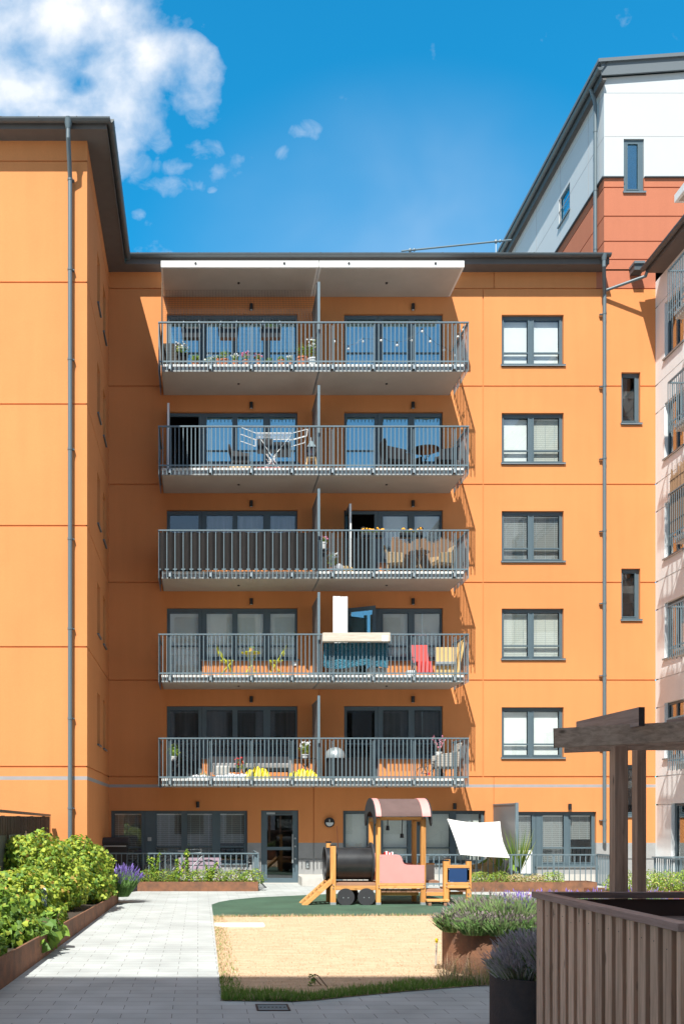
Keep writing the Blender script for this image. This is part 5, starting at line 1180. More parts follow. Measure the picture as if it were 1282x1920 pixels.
# tender
post(812, 840, TY, 376); post(932, 958, TY+0.0, 376); post(872, 900, 23.4, 374, foot=False)
b = MB(L0); b.box(tx(721), tx(812), 23.38, 23.40, tz(484), tz(404), 'grey_panel'); b.build('grey_panel', t)
b = MB(L0); b.box(tx(721), tx(812), 23.36, 23.42, tz(403), tz(394), 'train_wood_x'); b.box(tx(721), tx(812), 22.9, 23.35, tz(495), tz(484), 'train_deck'); b.split('bench', t, bevel=0.004)
b = MB(L0)
for k in range(4): b.box(tx(724), tx(812), 22.56+0.12*k, 22.56+0.12*k+0.11, tz(537), tz(525), 'train_deck')
b.box(tx(724), tx(812), 22.53, 22.555, tz(556), tz(537.5), 'train_wood_x'); b.build('deck', t)
b = MB(L0); b.box(tx(714), tx(830), 22.28, 22.48, tz(583), tz(572), 'train_wood_x'); b.box(tx(722), tx(738), 22.30, 22.46, 0, tz(583.5), 'train_deck'); b.box(tx(802), tx(818), 22.30, 22.46, 0, tz(583.5), 'train_deck'); b.build('step', t, bevel=0.004)
b = MB(L0); b.box(tx(832), tx(946), TY-0.0, TY+0.02, tz(484), tz(412), 'blue_panel'); b.build('blue_panel', t)
b = MB(L0); b.box(tx(830), tx(946), TY-0.01, TY+0.09, tz(411.5), tz(396), 'train_wood_x'); b.box(tx(832), tx(946), TY-0.01, TY+0.03, tz(500), tz(486), 'train_wood_x'); b.box(tx(832), tx(946), TY-0.01, TY+0.03, tz(517), tz(501.5), 'train_wood_x'); b.box(tx(842), tx(932), 22.8, 22.84, tz(556), tz(540), 'train_wood_x'); b.split('beam', t, bevel=0.004)
b = MB(L0); b.box(tx(836), tx(940), 22.6, 23.3, tz(530), tz(520), 'train_deck'); b.build('seat', t)
b = MB(L0)
for (a, c) in ((236,500),(236,515),(472,500),(472,512),(707,500),(707,512),(472,152),(707,152),(826,492),(826,508),(945,492),(945,508),(484,352),(484,480),(600,480),(704,480),(704,402),(560,348),(838,418),(940,418),(838,478),(940,478)):
    b.cyl((tx(a), TY-0.030, tz(c)), (tx(a), TY-0.0, tz(c)), 0.011, 'steel_light', n=8)
b.build('bolts', t)
for (a, c) in ((418,420),(432,418)): pass
# striped cloth on the cab side
tw_ = thing('striped_towel', 'red and white striped towel on the edge of the pink cab side', 'towel', (tx(527), 22.55, tz(341))); b = MB()
for i in range(6): b.box(-0.10+i*0.033, -0.067+i*0.033, -0.03, 0.06, 0.0, 0.055+0.02*math.sin(i*1.3), ['red_plastic', 'cloth_white'][i % 2])
b.build('cloth', tw_)

# ================================================================ TERRACE FURNITURE
# white sunshade canted towards the yard
t = thing('square_parasol', 'big white square parasol canted low over the right terrace', 'parasol', (7.6, 28.6, 0)); L0 = Vector((7.6, 28.6, 0))
c1 = Vector(P(838, 1535, 28.7)); c2 = Vector(P(937, 1540, 28.9)); c3 = Vector(P(955, 1608, 27.1)); c4 = Vector(P(862, 1602, 27.0))
cc = (c1+c2+c3+c4)/4; nrm = (c2-c1).cross(c4-c1).normalized(); nrm = nrm if nrm.z > 0 else -nrm; ap = cc+nrm*0.16
b = MB(L0); ring = [c1, c2, c3, c4]; vs = []; fs = []; K = 8
for s_ in range(4):
    A, B = ring[s_], ring[(s_+1) % 4]
    for i in range(K):
        p, q = A.lerp(B, i/K), A.lerp(B, (i+1)/K); sg = lambda f: nrm*(-0.05*math.sin(math.pi*f))+(cc-A.lerp(B,f))*0.06*math.sin(math.pi*f)
        p = p+sg(i/K); q = q+sg((i+1)/K); vs_ = [p, q, ap]; dn = [v_-nrm*0.012 for v_ in vs_]; b.add(vs_+dn, [(0, 1, 2), (3, 5, 4), (0, 3, 4, 1)], 'canvas')
b.build('canopy', t)
b = MB(L0)
for c in ring: b.beam(ap-nrm*0.05, c-nrm*0.03, 0.02, 0.02, 'steel_light')
b.build('ribs', t); 
b = MB(L0); hub = ap-nrm*0.05; b.tube([hub, hub-nrm*0.35, (hub.x-0.05, hub.y+0.3, 0.1)], 0.022, 'steel_light'); b.build('pole', t); b = MB(L0); b.box(hub.x-0.3, hub.x+0.2, hub.y+0.05, hub.y+0.55, 0.02, 0.10, 'concrete'); b.build('base', t)
# frosted terrace divider
t = thing('terrace_divider', 'tall frosted divider screen between the two right ground floor terraces', 'divider', (8.9, 29, 0)); L0 = (8.9, 29, 0)
b = MB(L0); b.box(8.885, 8.915, 27.86, 29.97, 0.35, 2.37, 'screen'); b.build('panel', t)
b = MB(L0); b.box(8.86, 8.94, 27.78, 27.86, 0.0, 2.42, 'steel'); b.build('post', t); b = MB(L0); b.box(8.87, 8.93, 27.86, 29.98, 2.372, 2.41, 'steel'); b.box(8.87, 8.93, 27.86, 29.98, 0.31, 0.348, 'steel'); b.build('frame', t)
# barbecue under a cover
t = thing('covered_barbecue', 'barbecue under a black cover on the left ground terrace', 'barbecue', (PX(219, 28.3), 28.3, 0)); 
zt = PZ(1570, 28.3); b = MB(); b.prism([(-0.42,-0.3,zt-0.22),(-0.42,-0.34,zt-0.12),(-0.42,-0.2,zt-0.02),(-0.42,0.1,zt),(-0.42,0.3,zt-0.06),(-0.42,0.32,zt-0.22)], (0.78,0,0), 'blackm'); b.build('cover', t, smooth=False, bevel=0.02)
b = MB(); b.box(-0.38,0.32,-0.28,0.28,0.12,zt-0.221,'black'); b.build('cabinet', t); b = MB(); b.box(-0.34,0.30,-0.33,-0.29,zt-0.26,zt-0.225,'steel_light'); b.build('handle', t)
# bicycles
def bicycle(label, loc, rot, s=1.0, frame_m='black', accent='cloth_grey', group=None):
    t = thing('bicycle', label, 'bicycle', loc, rot, group); r_ = 0.34*s; wb_ = 1.05*s
    for x in (0, wb_):
        b = MB(); n = 24
        pts = [(x+r_*math.cos(2*math.pi*i/n), 0, r_+r_*math.sin(2*math.pi*i/n)) for i in range(n+1)]; b.tube(pts, 0.018*s, 'black', n=6); w = b.build('wheel', t)
        b = MB(); 
        for i in range(10): a = math.pi*i/10; b.cyl((x+r_*math.cos(a),0,r_+r_*math.sin(a)),(x-r_*math.cos(a),0,r_-r_*math.sin(a)),0.002,'steel_light',n=4)
        b.cyl((x,-0.03,r_),(x,0.03,r_),0.025*s,'steel_light',n=8); b.build('spokes', w)
    b = MB(); A = (0,0,r_); Bb = (0.42*s,0,0.30*s); S = (0.30*s,0,0.86*s); H = (0.86*s,0,0.88*s); W = (wb_,0,r_)
    for p, q in ((A,Bb),(A,(S[0]+0.02,0,0.8*s)),(Bb,S),(S,H),(Bb,(0.88*s,0,0.78*s)),(H,W),(H,(0.84*s,0,1.0*s))): b.cyl(p, q, 0.017*s, frame_m, n=8)
    b.build('frame', t); b = MB(); b.box(0.17*s,0.40*s,-0.06*s,0.06*s,0.90*s,0.95*s,'black'); b.build('saddle', t, bevel=0.02*s); b = MB(); b.cyl((0.82*s,-0.27*s,1.03*s),(0.82*s,0.27*s,1.03*s),0.014*s,'black',n=8); b.build('handlebar', t)
    b = MB(); b.cyl((0.42*s,-0.06,0.30*s),(0.42*s,0.06,0.30*s),0.07*s,accent,n=12); b.build('crank', t)
    return t
bicycle('black bicycle parked behind the left ground terrace railing', (PX(240, 28.4), 28.4, 0.1), 0.0)
bicycle('grey bicycle leaning further right behind the left terrace railing', (PX(322, 28.6), 28.6, 0.1), 0.05, frame_m='steel_light')
# generic chair and table builders -----------------------------------------------------------
def folding_chair(label, loc, rot, m, group=None):
    t = thing('folding_chair', label, 'chair', loc, rot, group)
    b = MB()
    for i in range(5): b.box(-0.19+0.078*i, -0.19+0.078*i+0.065, -0.19, 0.19, 0.44, 0.455, m)
    b.build('seat', t); b = MB()
    for z in (0.62, 0.70, 0.78): b.box(-0.245-(z-0.62)*0.25, -0.225-(z-0.62)*0.25, -0.19, 0.19, z, z+0.06, m)
    b.build('backrest', t)
    for y in (-0.2, 0.2):
        b = MB(); b.cyl((0.22, y, 0.0), (-0.29, y, 0.86), 0.011, m, n=8); b.build('leg', t); b = MB(); b.cyl((-0.22, y*0.9, 0.0), (0.19, y*0.9, 0.45), 0.011, m, n=8); b.build('leg', t)
    b = MB(); b.cyl((0.14, -0.2, 0.12), (0.14, 0.2, 0.12), 0.009, m, n=6); b.cyl((-0.14, -0.18, 0.08), (-0.14, 0.18, 0.08), 0.009, m, n=6); b.build('stretcher', t); return t
def bistro_table(label, loc, m, r_=0.30, h=0.71, group=None, top=None):
    t = thing('bistro_table', label, 'table', loc, 0.3, group); b = MB(); b.cyl((0,0,h-0.02),(0,0,h),r_,top or m,n=28); b.build('table_top', t)
    for a in range(4):
        c = a*math.pi/2; b = MB(); b.cyl((r_*0.75*math.cos(c), r_*0.75*math.sin(c), 0), (-r_*0.6*math.cos(c), -r_*0.6*math.sin(c), h-0.02), 0.011, m, n=8); b.build('leg', t)
    b = MB(); b.cyl((0,0,h*0.48),(0,0,h*0.52),0.03,m,n=10); b.build('hub', t); return t
def wicker_chair(label, loc, rot, m, group=None, cushion=None, s=1.0):
    t = thing('wicker_armchair', label, 'chair', loc, rot, group)
    b = MB(); b.box(-0.26*s, 0.26*s, -0.27*s, 0.27*s, 0.26*s, 0.42*s, m); b.build('seat', t, bevel=0.02); b = MB(); b.prism([(-0.24*s,-0.27*s,0.42*s),(-0.20*s,-0.27*s,0.42*s),(-0.33*s,-0.27*s,0.90*s),(-0.38*s,-0.27*s,0.90*s)],(0,0.54*s,0),m); b.build('backrest', t, bevel=0.015)
    for y in (-0.31*s, 0.27*s): b = MB(); b.prism([(-0.28*s,y,0.30*s),(0.27*s,y,0.30*s),(0.27*s,y,0.60*s),(-0.30*s,y,0.68*s)],(0,0.04*s,0),m); b.build('armrest', t, bevel=0.012)
    for x, y in ((-0.24,-0.26),(-0.24,0.26),(0.24,-0.26),(0.24,0.26)): b = MB(); b.cyl((x*s,y*s,0),(x*s,y*s,0.28*s),0.018*s,m,n=8); b.build('leg', t)
    if cushion: b = MB(); b.box(-0.22*s,0.24*s,-0.25*s,0.25*s,0.421*s,0.49*s,cushion); b.build('cushion', t, bevel=0.025)
    return t
def pot(label, loc, r_, h, m, kind, seed, group=None, name='potted_plant', ph=0.25, fl=None, rx=None):
    t = thing(name, label, 'potted plant', loc, 0, group); r = random.Random(seed); rx = rx or r_*1.3
    b = MB(); b.lathe((0,0,0), [(r_*0.7,0),(r_*0.95,h*0.85),(r_*1.06,h*0.86),(r_*1.06,h),(r_*0.9,h),(r_*0.85,h*0.9)], m, n=18); b.build('pot', t, smooth=True)
    b = MB()
    if kind == 'fern' or kind == 'grassy':
        for i in range(90):
            a = r.uniform(0,6.28); l = ph*r.uniform(0.6,1.2); e = Vector((math.cos(a)*rx*r.uniform(0.3,1.3), math.sin(a)*rx*r.uniform(0.3,1.1), h+l*0.8)); p = Vector((math.cos(a)*0.02, math.sin(a)*0.02, h*0.9)); mm = p.lerp(e,0.55)+Vector((0,0,0.06)); w = Vector((-math.sin(a),math.cos(a),0))*0.007
            b.add([p-w,p+w,mm+w,e,mm-w],[(0,1,2,3,4)], r.choice(['leaf','leaf_yel','leaf_dk']))
    elif kind == 'sticks':
        for i in range(9):
            e = Vector((r.uniform(-1,1)*rx, r.uniform(-1,1)*rx, h+ph*r.uniform(0.6,1.1))); b.tube([(0,0,h*0.9), e], 0.007, 'stem', n=5)
            for j in range(9): leaf(b, Vector((0,0,h)).lerp(e, r.uniform(0.3,1)), Vector((r.uniform(-1,1),-1,r.uniform(0,1))), Vector((r.uniform(-1,1),0,1)), 0.05, 'oval', 'petal_pink' if fl else 'leaf')
    elif kind == 'banana':
        for i in range(9):
            a = i*0.8+0.3; e = Vector((math.cos(a)*rx, math.sin(a)*rx, h+ph*r.uniform(0.45,0.95))); b.tube([(0,0,h*0.8), e], 0.012, 'leaf', n=5); leaf(b, e, Vector((math.cos(a)*0.6, math.sin(a)*0.6-0.5, 0.8)), Vector((math.cos(a),math.sin(a),-0.1)), 0.36, 'oval', 'leaf', 0.2)
    else:
        foliage(b, [((0,0,h+ph*0.5),(rx, rx, ph*0.55))], int(60+900*rx), 0.045, 'oval', [('leaf',4),('leaf_dk',2),('leaf_yel',1)], r, shell=0.2)
    b.build('foliage', t)
    if fl and kind != 'sticks':
        b = MB()
        for i in range(22):
            a = r.uniform(0,6.28); q = r.random()**0.5; c = Vector((math.cos(a)*rx*q, math.sin(a)*rx*q, h+ph*(0.55+0.55*r.random())))
            b.ball(c, 0.018+0.012*r.random(), fl, n=6, k=4)
        b.build('flowers', t)
    return t
def BX_(x, Y=28.75): return PX(x, Y)
def on(k, x, Y=28.75): return (PX(x, Y), Y, FLOOR[k]+0.2)
# ---- ground right terrace
pot('leafy banana plant in a pot just left of the frosted terrace divider', (PX(941, 28.0), 28.0, 0.02), 0.18, 0.35, 'terracotta', 'banana', 200, ph=0.95, rx=0.35)
pot('feathery palm rising beside the frosted terrace divider', (PX(962, 28.3), 27.55+0.35, 0.02), 0.16, 0.35, 'white', 'fern', 201, ph=1.5, rx=0.42)
wicker_chair('brown lounge chair in the shade behind the right terrace railing', (PX(905, 28.6), 28.6, 0.02), R(200), 'rattan', cushion='cloth_grey')
t = thing('garden_bench', 'pale purple slatted bench behind the left ground terrace railing', 'bench', (PX(375, 28.8), 28.8, 0)); b = MB()
for z in (0.50, 0.62, 0.74): b.box(-0.62, 0.62, 0.2, 0.225, z, z+0.09, 'lilac')
M['lilac'] = mat('lilac_board', (0.36, 0.27, 0.33), 0.7, var=0.1, vscale=6)
b.build('backrest', t); b = MB()
for y in (-0.2, -0.07, 0.06): b.box(-0.62, 0.62, y, y+0.11, 0.42, 0.445, 'lilac')
b.build('seat', t)
for x in (-0.55, 0.55): b = MB(); b.box(x-0.03,x+0.03,-0.2,-0.15,0.0,0.42,'lilac'); b.box(x-0.03,x+0.03,0.15,0.199,0.0,0.83,'lilac'); b.build('leg', t)
folding_chair('dark folding chair at the right end of the left ground terrace', (PX(455, 28.7), 28.7, 0.02), R(160), 'black')
t = thing('garden_broom', 'broom with a wooden handle leaning against the wall left of the train', 'broom', (PX(637, 29.5), 29.6, 0.0)); b = MB(); b.cyl((0.0,0,0.25),(-0.03,0.3,1.75),0.014,'terracotta',n=8); b.build('handle', t); b = MB(); b.prism([(-0.16,-0.02,0.0),(0.16,-0.02,0.0),(0.05,-0.02,0.28),(-0.05,-0.02,0.28)],(0,0.05,0),'cloth_white'); b.build('brush', t)

# ================================================================ THINGS ON THE BALCONIES
# ---- topmost row (k=4), left: pots along the edge
Fz = [f+0.2 for f in FLOOR[:5]]
def cylpot_row():
    G = 'pots standing along the topmost left balcony edge'
    data = [ # x, r, h, mat, kind, plant h, flower, label
        (366, .10, .14, 'terracotta', 'grassy', .26, None, 'feathery green fern in a small terracotta pot, left on the topmost balcony'),
        (397, .16, .12, 'steel_light', 'bushy', .16, 'petal_white', 'low white flowering plant next to the fern on the topmost balcony'),
        (408, .07, .24, 'terracotta', 'bushy', .10, None, 'narrow pale terracotta pot with a little sprout on the topmost balcony'),
        (421, .13, .22, 'terracotta', 'bushy', .30, None, 'leafiest green plant in a terracotta pot on the topmost balcony'),
        (441, .09, .18, 'terracotta', 'bushy', .18, 'petal_white', 'terracotta pot of pale flowers right of the leafiest plant on the topmost balcony'),
        (461, .10, .20, 'terracotta', 'bushy', .20, 'petal_pink', 'pink flowering terracotta pot in the middle of the topmost row of pots'),
        (484, .09, .20, 'terracotta', 'bushy', .18, 'petal_pink', 'second pink flowering terracotta pot, right of the middle on the topmost balcony'),
        (506, .10, .12, 'black', 'bushy', .16, None, 'low black pot with a small herb on the topmost balcony'),
        (527, .10, .20, 'terracotta', 'bushy', .12, None, 'terracotta pot with thin stems below the fourth window pane of the topmost balcony'),
        (544, .07, .18, 'terracotta', 'bushy', .14, 'petal_white', 'small terracotta pot with a single white bloom on the topmost balcony')]
    for i, (x, r_, h, m, kd, ph, fl, lab) in enumerate(data): pot(lab, on(4, x, 28.62), r_, h, m, kd, 300+i, G, ph=ph, fl=fl)
cylpot_row()
pot('big terracotta pot with a leafy plant near the divider on the topmost balcony', on(4, 566, 28.75), .16, .34, 'terracotta', 'bushy', 320, ph=.42, rx=.2)
pot('white round pot with a tall white flowering plant beside the topmost divider', on(4, 586, 28.65), .15, .26, 'white', 'bushy', 321, ph=.55, fl='petal_white', rx=.17)
pot('tall dark planter with white flowers in the left corner of the topmost balcony', on(4, 343, 28.9), .16, .50, 'cloth_dark', 'bushy', 322, ph=.30, fl='petal_white', rx=.22)
b = MB(on(4, 322, 29.2)); X, Y_, Z_ = on(4, 322, 29.2); b.box(X-0.26, X+0.30, Y_-0.2, Y_+0.2, Z_, Z_+0.88, 'wickerdk'); M['wickerdk'] = blindmat('dark_wicker', (0.075, 0.065, 0.055), 0.045, 0.5, 0.4); b.box(X-0.24, X+0.28, Y_-0.18, Y_+0.18, Z_+0.881, Z_+0.90, 'soil'); tag(b.build('wicker_box', bevel=0.02), 'tall dark wicker box in the left corner of the topmost balcony', 'box')
for i, (xa, xb) in enumerate(((340, 378), (409, 448), (487, 528))):
    xc = (xa+xb)/2; w = (xb-xa)/65.2; t = thing('rail_planter_box', 'black planter box hooked inside the topmost railing, %s' % ['leftmost of three', 'middle one of three', 'right one with a green tuft'][i], 'planter box', (PX(xc, 28.52), 28.52, 16.06), group='black planter boxes inside the topmost railing')
    b = MB(); b.prism([(-w/2, -0.1, 0.0), (w/2, -0.1, 0.0), (w/2-0.04, -0.1, -0.30), (-w/2+0.04, -0.1, -0.30)], (0, 0.2, 0), 'black'); b.build('trough', t)
    b = MB(); b.box(-w/2+0.06, -w/2+0.09, -0.22, -0.1, 0.0, 0.11, 'steel_light'); b.box(w/2-0.09, w/2-0.06, -0.22, -0.1, 0.0, 0.11, 'steel_light'); b.build('hooks', t)
    if i == 2: b = MB(); r = random.Random(5); foliage(b, [((0,0,0.08),(0.2,0.08,0.12))], 160, 0.05, 'blade', [('leaf_dk',2),('leaf',1)], r, shell=0.1); b.build('foliage', t)
# netting over the topmost left bay
t = thing('bird_net', 'fine black netting stretched above the topmost left railing up to the canopy', 'net', (1.2, 28.45, 16.2)); b = MB((1.2, 28.45, 16.2))
x0, x1, z0_, z1_ = -1.04, 3.42, 16.16, 17.74
n = 52
for i in range(n+1): x = x0+(x1-x0)*i/n; b.add([(x-0.0022,28.52,z0_),(x+0.0022,28.52,z0_),(x+0.0022,29.6,z1_-0.002),(x-0.0022,29.6,z1_-0.002)], [(0,1,2,3)], 'net')
for j in range(19): f_ = j/18; z = z0_+(z1_-z0_)*f_; y = 28.52+1.08*f_; b.add([(x0,y,z-0.0022),(x1,y,z-0.0022),(x1,y,z+0.0022),(x0,y,z+0.0022)], [(0,1,2,3)], 'net')
b.build('mesh', t)
for x in (PX(303.5, 28.5), PX(598, 28.5)-0.07): b = MB((1.2, 28.45, 16.2)); b.cyl((x, 28.5, 15.0), (x+0.01, 28.5, 17.36), 0.022, 'stem' if x < 0 else 'black', n=8); b.build('pole', t)
# string lights
t = thing('string_lights', 'string of bare bulbs swagged along the topmost right balcony', 'string lights', (5.8, 28.6, 16)); b = MB((5.8, 28.6, 16)); bb_ = MB((5.8, 28.6, 16)); pts = []
for x, y in ((627, 634), (653, 648), (680, 634), (714, 632), (744, 641), (771, 632), (791, 615), (806, 634), (832, 650), (853, 660), (858, 625), (868, 612)): pts.append(Vector(P(x, y, 28.75)))
for p, q in zip(pts, pts[1:]): m_ = p.lerp(q, 0.5)-Vector((0, 0, 0.05)); b.tube([p, m_, q], 0.005, 'black', n=5)
for p in pts: b.cyl(p, p-Vector((0,0,0.06)), 0.018, 'black', n=8); bb_.ball(p-Vector((0,0,0.10)), 0.035, 'bulb', n=8)
b.build('cable', t); bb_.split('bulb', t)
# ---- fourth row (k=3)
t = thing('drying_rack', 'white folding clothes drying rack with dark laundry on the fourth row left balcony', 'drying rack', on(3, 512, 28.8)); W = 1.0
def rp(x, y, Y=28.8): p = Vector(P(x, y, Y)); return p-Vector(on(3, 512, 28.8))
b = MB()
for dy in (-0.25, 0.25):
    d_ = Vector((0, dy, 0))
    for p, q in (((452,808),(480,819)),((452,821),(480,831)),((480,818),(545,818)),((545,819),(575,811)),((545,832),(573,824)),((575,811),(573,824)),((480,818),(480,830))): b.cyl(rp(*p)+d_, rp(*q)+d_, 0.010, 'white', n=6)
b.build('frame', t); b = MB()
for x in range(483, 545, 7): b.cyl(rp(x,819)+Vector((0,-0.25,0)), rp(x,819)+Vector((0,0.25,0)), 0.004, 'white', n=5)
for dy in (-0.2,-0.1,0,0.1,0.2): b.cyl(rp(480,818)+Vector((0,dy,0)), rp(545,818)+Vector((0,dy,0)), 0.005, 'white', n=5)
b.build('lines', t)
for p, q in (((485,823),(525,882)),((545,820),(492,881)),((500,856),(520,880)),((517,858),(495,880))):
    b = MB(); b.cyl(rp(*p)+Vector((0,-0.2,0)), Vector((rp(*q).x, -0.2, 0.0)), 0.010, 'white', n=6); b.cyl(rp(*p)+Vector((0,0.2,0)), Vector((rp(*q).x, 0.2, 0.0)), 0.010, 'white', n=6); b.build('leg', t)
def drape(b, x0, x1, y0, z0, z1, m, amp=0.02, n=14, th=0.012):
    for i in range(n):
        xa, xb = x0+(x1-x0)*i/n, x0+(x1-x0)*(i+1)/n; ya, yb = y0+amp*math.sin(i*1.7), y0+amp*math.sin((i+1)*1.7)
        b.add([(xa,ya,z0),(xb,yb,z0),(xb,yb,z1),(xa,ya,z1),(xa,ya+th,z0),(xb,yb+th,z0),(xb,yb+th,z1),(xa,ya+th,z1)], [(0,1,2,3),(5,4,7,6),(0,4,5,1),(3,2,6,7)], m)
for i, (xa, xb, ya, yb) in enumerate(((483, 511, 822, 850), (513, 545, 828, 857))):
    p, q = Vector(P(xa, yb, 28.6)), Vector(P(xb, ya, 28.6)); b = MB((p.x, 28.6, q.z)); drape(b, p.x, q.x, 28.62, p.z, q.z, 'blackm'); tag(b.build('hanging_laundry'), ['black garment hung at the left of the white drying rack', 'dark garment hung at the right of the white drying rack'][i], 'laundry', 'laundry on the drying rack')
wicker_chair('low black armchair left of the white drying rack', on(3, 451, 29.1), R(0), 'blackm', s=0.95)
b = MB(on(3, 451, 28.72)); X, Y_, Z_ = on(3, 451, 28.72); b.box(X-0.32,X+0.32,Y_-0.2,Y_+0.1,Z_,Z_+0.10,'rattan'); tag(b.build('floor_cushion', bevel=0.03), 'tan cushion on the floor before the low black armchair', 'cushion')
b = MB(on(3, 504, 28.7)); X, Y_, Z_ = on(3, 504, 28.7); b.box(X-0.36,X+0.36,Y_-0.2,Y_+0.2,Z_,Z_+0.05,'red_plastic'); b.ball((X-0.1,Y_,Z_+0.04),0.14,'red_plastic',sz=0.4); tag(b.build('laundry_basket', bevel=0.02), 'flat red basket on the floor under the white drying rack', 'basket')
for i, x in enumerate((408, 417, 423)):
    X, Y_, Z_ = on(3, x, 28.8); b = MB((X,Y_,Z_)); b.lathe((X,Y_,Z_), [(0.04,0),(0.055,0.13),(0.05,0.13)], 'white', n=14); tag(b.build('white_cup'), 'small white pot on the floor left of the black armchair, %s of three' % ['leftmost', 'middle one', 'rightmost'][i], 'pot', 'small white pots on the fourth row')
t = thing('garden_lantern', 'dark house shaped lantern on a wooden stool beside the fourth row divider', 'lantern', on(3, 583, 28.9)); b = MB(); b.box(-0.14,0.14,-0.14,0.14,0.42,0.46,'rattan'); 
for x in (-0.12, 0.12):
    for y in (-0.12, 0.12): b.cyl((x*1.3,y*1.3,0),(x,y,0.42),0.014,'rattan',n=6)
b.build('stool', t); b = MB(); b.box(-0.11,0.11,-0.11,0.11,0.461,0.49,'black'); b.box(-0.11,0.11,-0.11,0.11,0.72,0.75,'black')
for x in (-0.1, 0.1):
    for y in (-0.1, 0.1): b.box(x-0.012,x+0.012,y-0.012,y+0.012,0.49,0.72,'black')
b.prism([(-0.13,-0.13,0.75),(0.13,-0.13,0.75),(0.03,-0.03,0.95),(-0.03,-0.03,0.95)],(0,0.2,0),'steel'); b.cyl((0,0,0.95),(0,0,1.06),0.02,'steel_light'); b.build('housing', t); b = MB(); b.box(-0.085,0.085,-0.085,0.085,0.49,0.72,'glass'); b.build('glass', t)
bistro_table('round dark table on the fourth row right balcony', on(3, 797, 28.9), 'black', r_=0.40)
wicker_chair('dark bucket chair left of the round table on the fourth row right balcony', on(3, 737, 28.85), R(10), 'blackm', 'dark bucket chairs on the fourth row right balcony')
wicker_chair('dark lounge chair in front of the windows, between the bucket chair and round table', on(3, 765, 29.3), R(-70), 'cloth_dark', 'dark bucket chairs on the fourth row right balcony')
wicker_chair('dark bucket chair right of the round table on the fourth row right balcony', on(3, 836, 28.9), R(180), 'blackm', 'dark bucket chairs on the fourth row right balcony')
# ---- third row (k=2)
zc = FLOOR[2]; t = thing('privacy_screen', 'dark grey cloth woven through the bars of the whole left railing, third row', 'privacy screen', (1.1, 28.35, zc+0.3)); b = MB((1.1, 28.35, zc+0.3)); n = 312; x0, x1 = -1.10, 3.38
for i in range(n):
    f0, f1 = i/n, (i+1)/n; xa, xb = x0+(x1-x0)*f0, x0+(x1-x0)*f1; ph = lambda f: 28.293+0.036*math.cos(math.pi*(x0+(x1-x0)*f+1.14)/0.11592)+0.003*math.sin(f*97); zt0 = zc+1.285+0.012*math.sin(f0*40); zt1 = zc+1.285+0.012*math.sin(f1*40); zb0 = zc+0.205
    b.add([(xa,ph(f0),zb0),(xb,ph(f1),zb0),(xb,ph(f1),zt1),(xa,ph(f0),zt0),(xa,ph(f0)+0.003,zb0),(xb,ph(f1)+0.003,zb0),(xb,ph(f1)+0.003,zt1),(xa,ph(f0)+0.003,zt0)], [(0,1,2,3),(5,4,7,6),(3,2,6,7)], 'cloth_dark')
b.build('cloth', t); b = MB((1.1, 28.35, zc+0.3)); b.box(-1.09,-1.08,28.40,29.9,zc+0.27,zc+1.27,'cloth_dark'); b.build('side_cloth', t)
t = thing('netting_screen', 'fine dark mesh fixed inside the right railing of the third row', 'net', (5.5, 28.37, zc+0.3)); b = MB((5.5, 28.37, zc+0.3))
for i in range(121): x = 3.5+4.1*i/120; b.box(x-0.0016,x+0.0016,28.37,28.373,zc+0.27,zc+1.14,'net')
for i in range(28): z = zc+0.27+0.87*i/27; b.box(3.5,7.6,28.3735,28.3765,z-0.0016,z+0.0016,'net')
b.build('mesh', t)
t = thing('reed_screen', 'brown reed mat standing behind the third row rattan chairs', 'reed screen', on(2, 790, 29.0)); o_ = on(2, 790, 29.0); b = MB(o_); x = PX(733, 29.0)
while x < PX(853, 29.0): h_ = 1.06+0.07*math.sin(x*9)+rng.uniform(-0.05, 0.05); b.box(x-0.008, x+0.008, 29.0+rng.uniform(-0.01,0.01), 29.015, o_[2], o_[2]+h_, 'bamboo'); x += 0.0185
b.build('reeds', t)
wicker_chair('light rattan chair left of the cane table on the third row', on(2, 742, 28.75), R(-15), 'rattan', 'light rattan chairs on the third row', s=0.9)
wicker_chair('light rattan chair right of the cane table on the third row', on(2, 828, 28.75), R(195), 'rattan', 'light rattan chairs on the third row', s=0.9)
bistro_table('round cane table between the two rattan chairs on the third row', on(2, 785, 28.8), 'rattan', r_=0.30, h=0.66, top='bamboo')
for i, (x, ff) in enumerate(((698, 'petal_orange'), (771, 'petal_orange'))):
    t = thing('rail_flower_box', 'dark flower box with orange blooms on the third row railing, %s' % ['beside the open balcony door', 'above the reed mat'][i], 'flower box', (PX(x, 28.45), 28.45, zc+1.20), group='orange flower boxes on the third row'); b = MB(); b.box(-0.33,0.33,-0.04,0.14,-0.02,0.13,'black'); b.build('trough', t, bevel=0.01); r = random.Random(400+i); b = MB(); foliage(b, [((0,0.05,0.16),(0.33,0.09,0.07))], 220, 0.04, 'oval', [('leaf',1),('leaf_dk',1)], r, shell=0.1); b.build('foliage', t)
    b = MB()
    for j in range(16): b.ball((r.choice([-0.2,0.0,0.22,0.25])+r.uniform(-0.08,0.08), r.uniform(-0.02,0.12), 0.20+r.uniform(-0.01,0.05)), 0.032, ff, n=6, k=4)
    b.build('flowers', t)
for i, x in enumerate((681, 788)):
    t = thing('solar_lantern', 'small solar lantern %s' % ['standing before the open door on the third row', 'standing right of the orange flowers on the third row'][i], 'lantern', (PX(x,28.6), 28.6, zc+1.15), group='solar lanterns on the third row'); b = MB(); b.cyl((0,0,-0.2),(0,0,0.24),0.012,'black',n=8); b.cyl((0,0,0.24),(0,0,0.33),0.05,'steel_light',n=12); b.cyl((0,0,0.33),(0,0,0.37),0.085,'black',0.05,n=14); b.build('lamp', t)
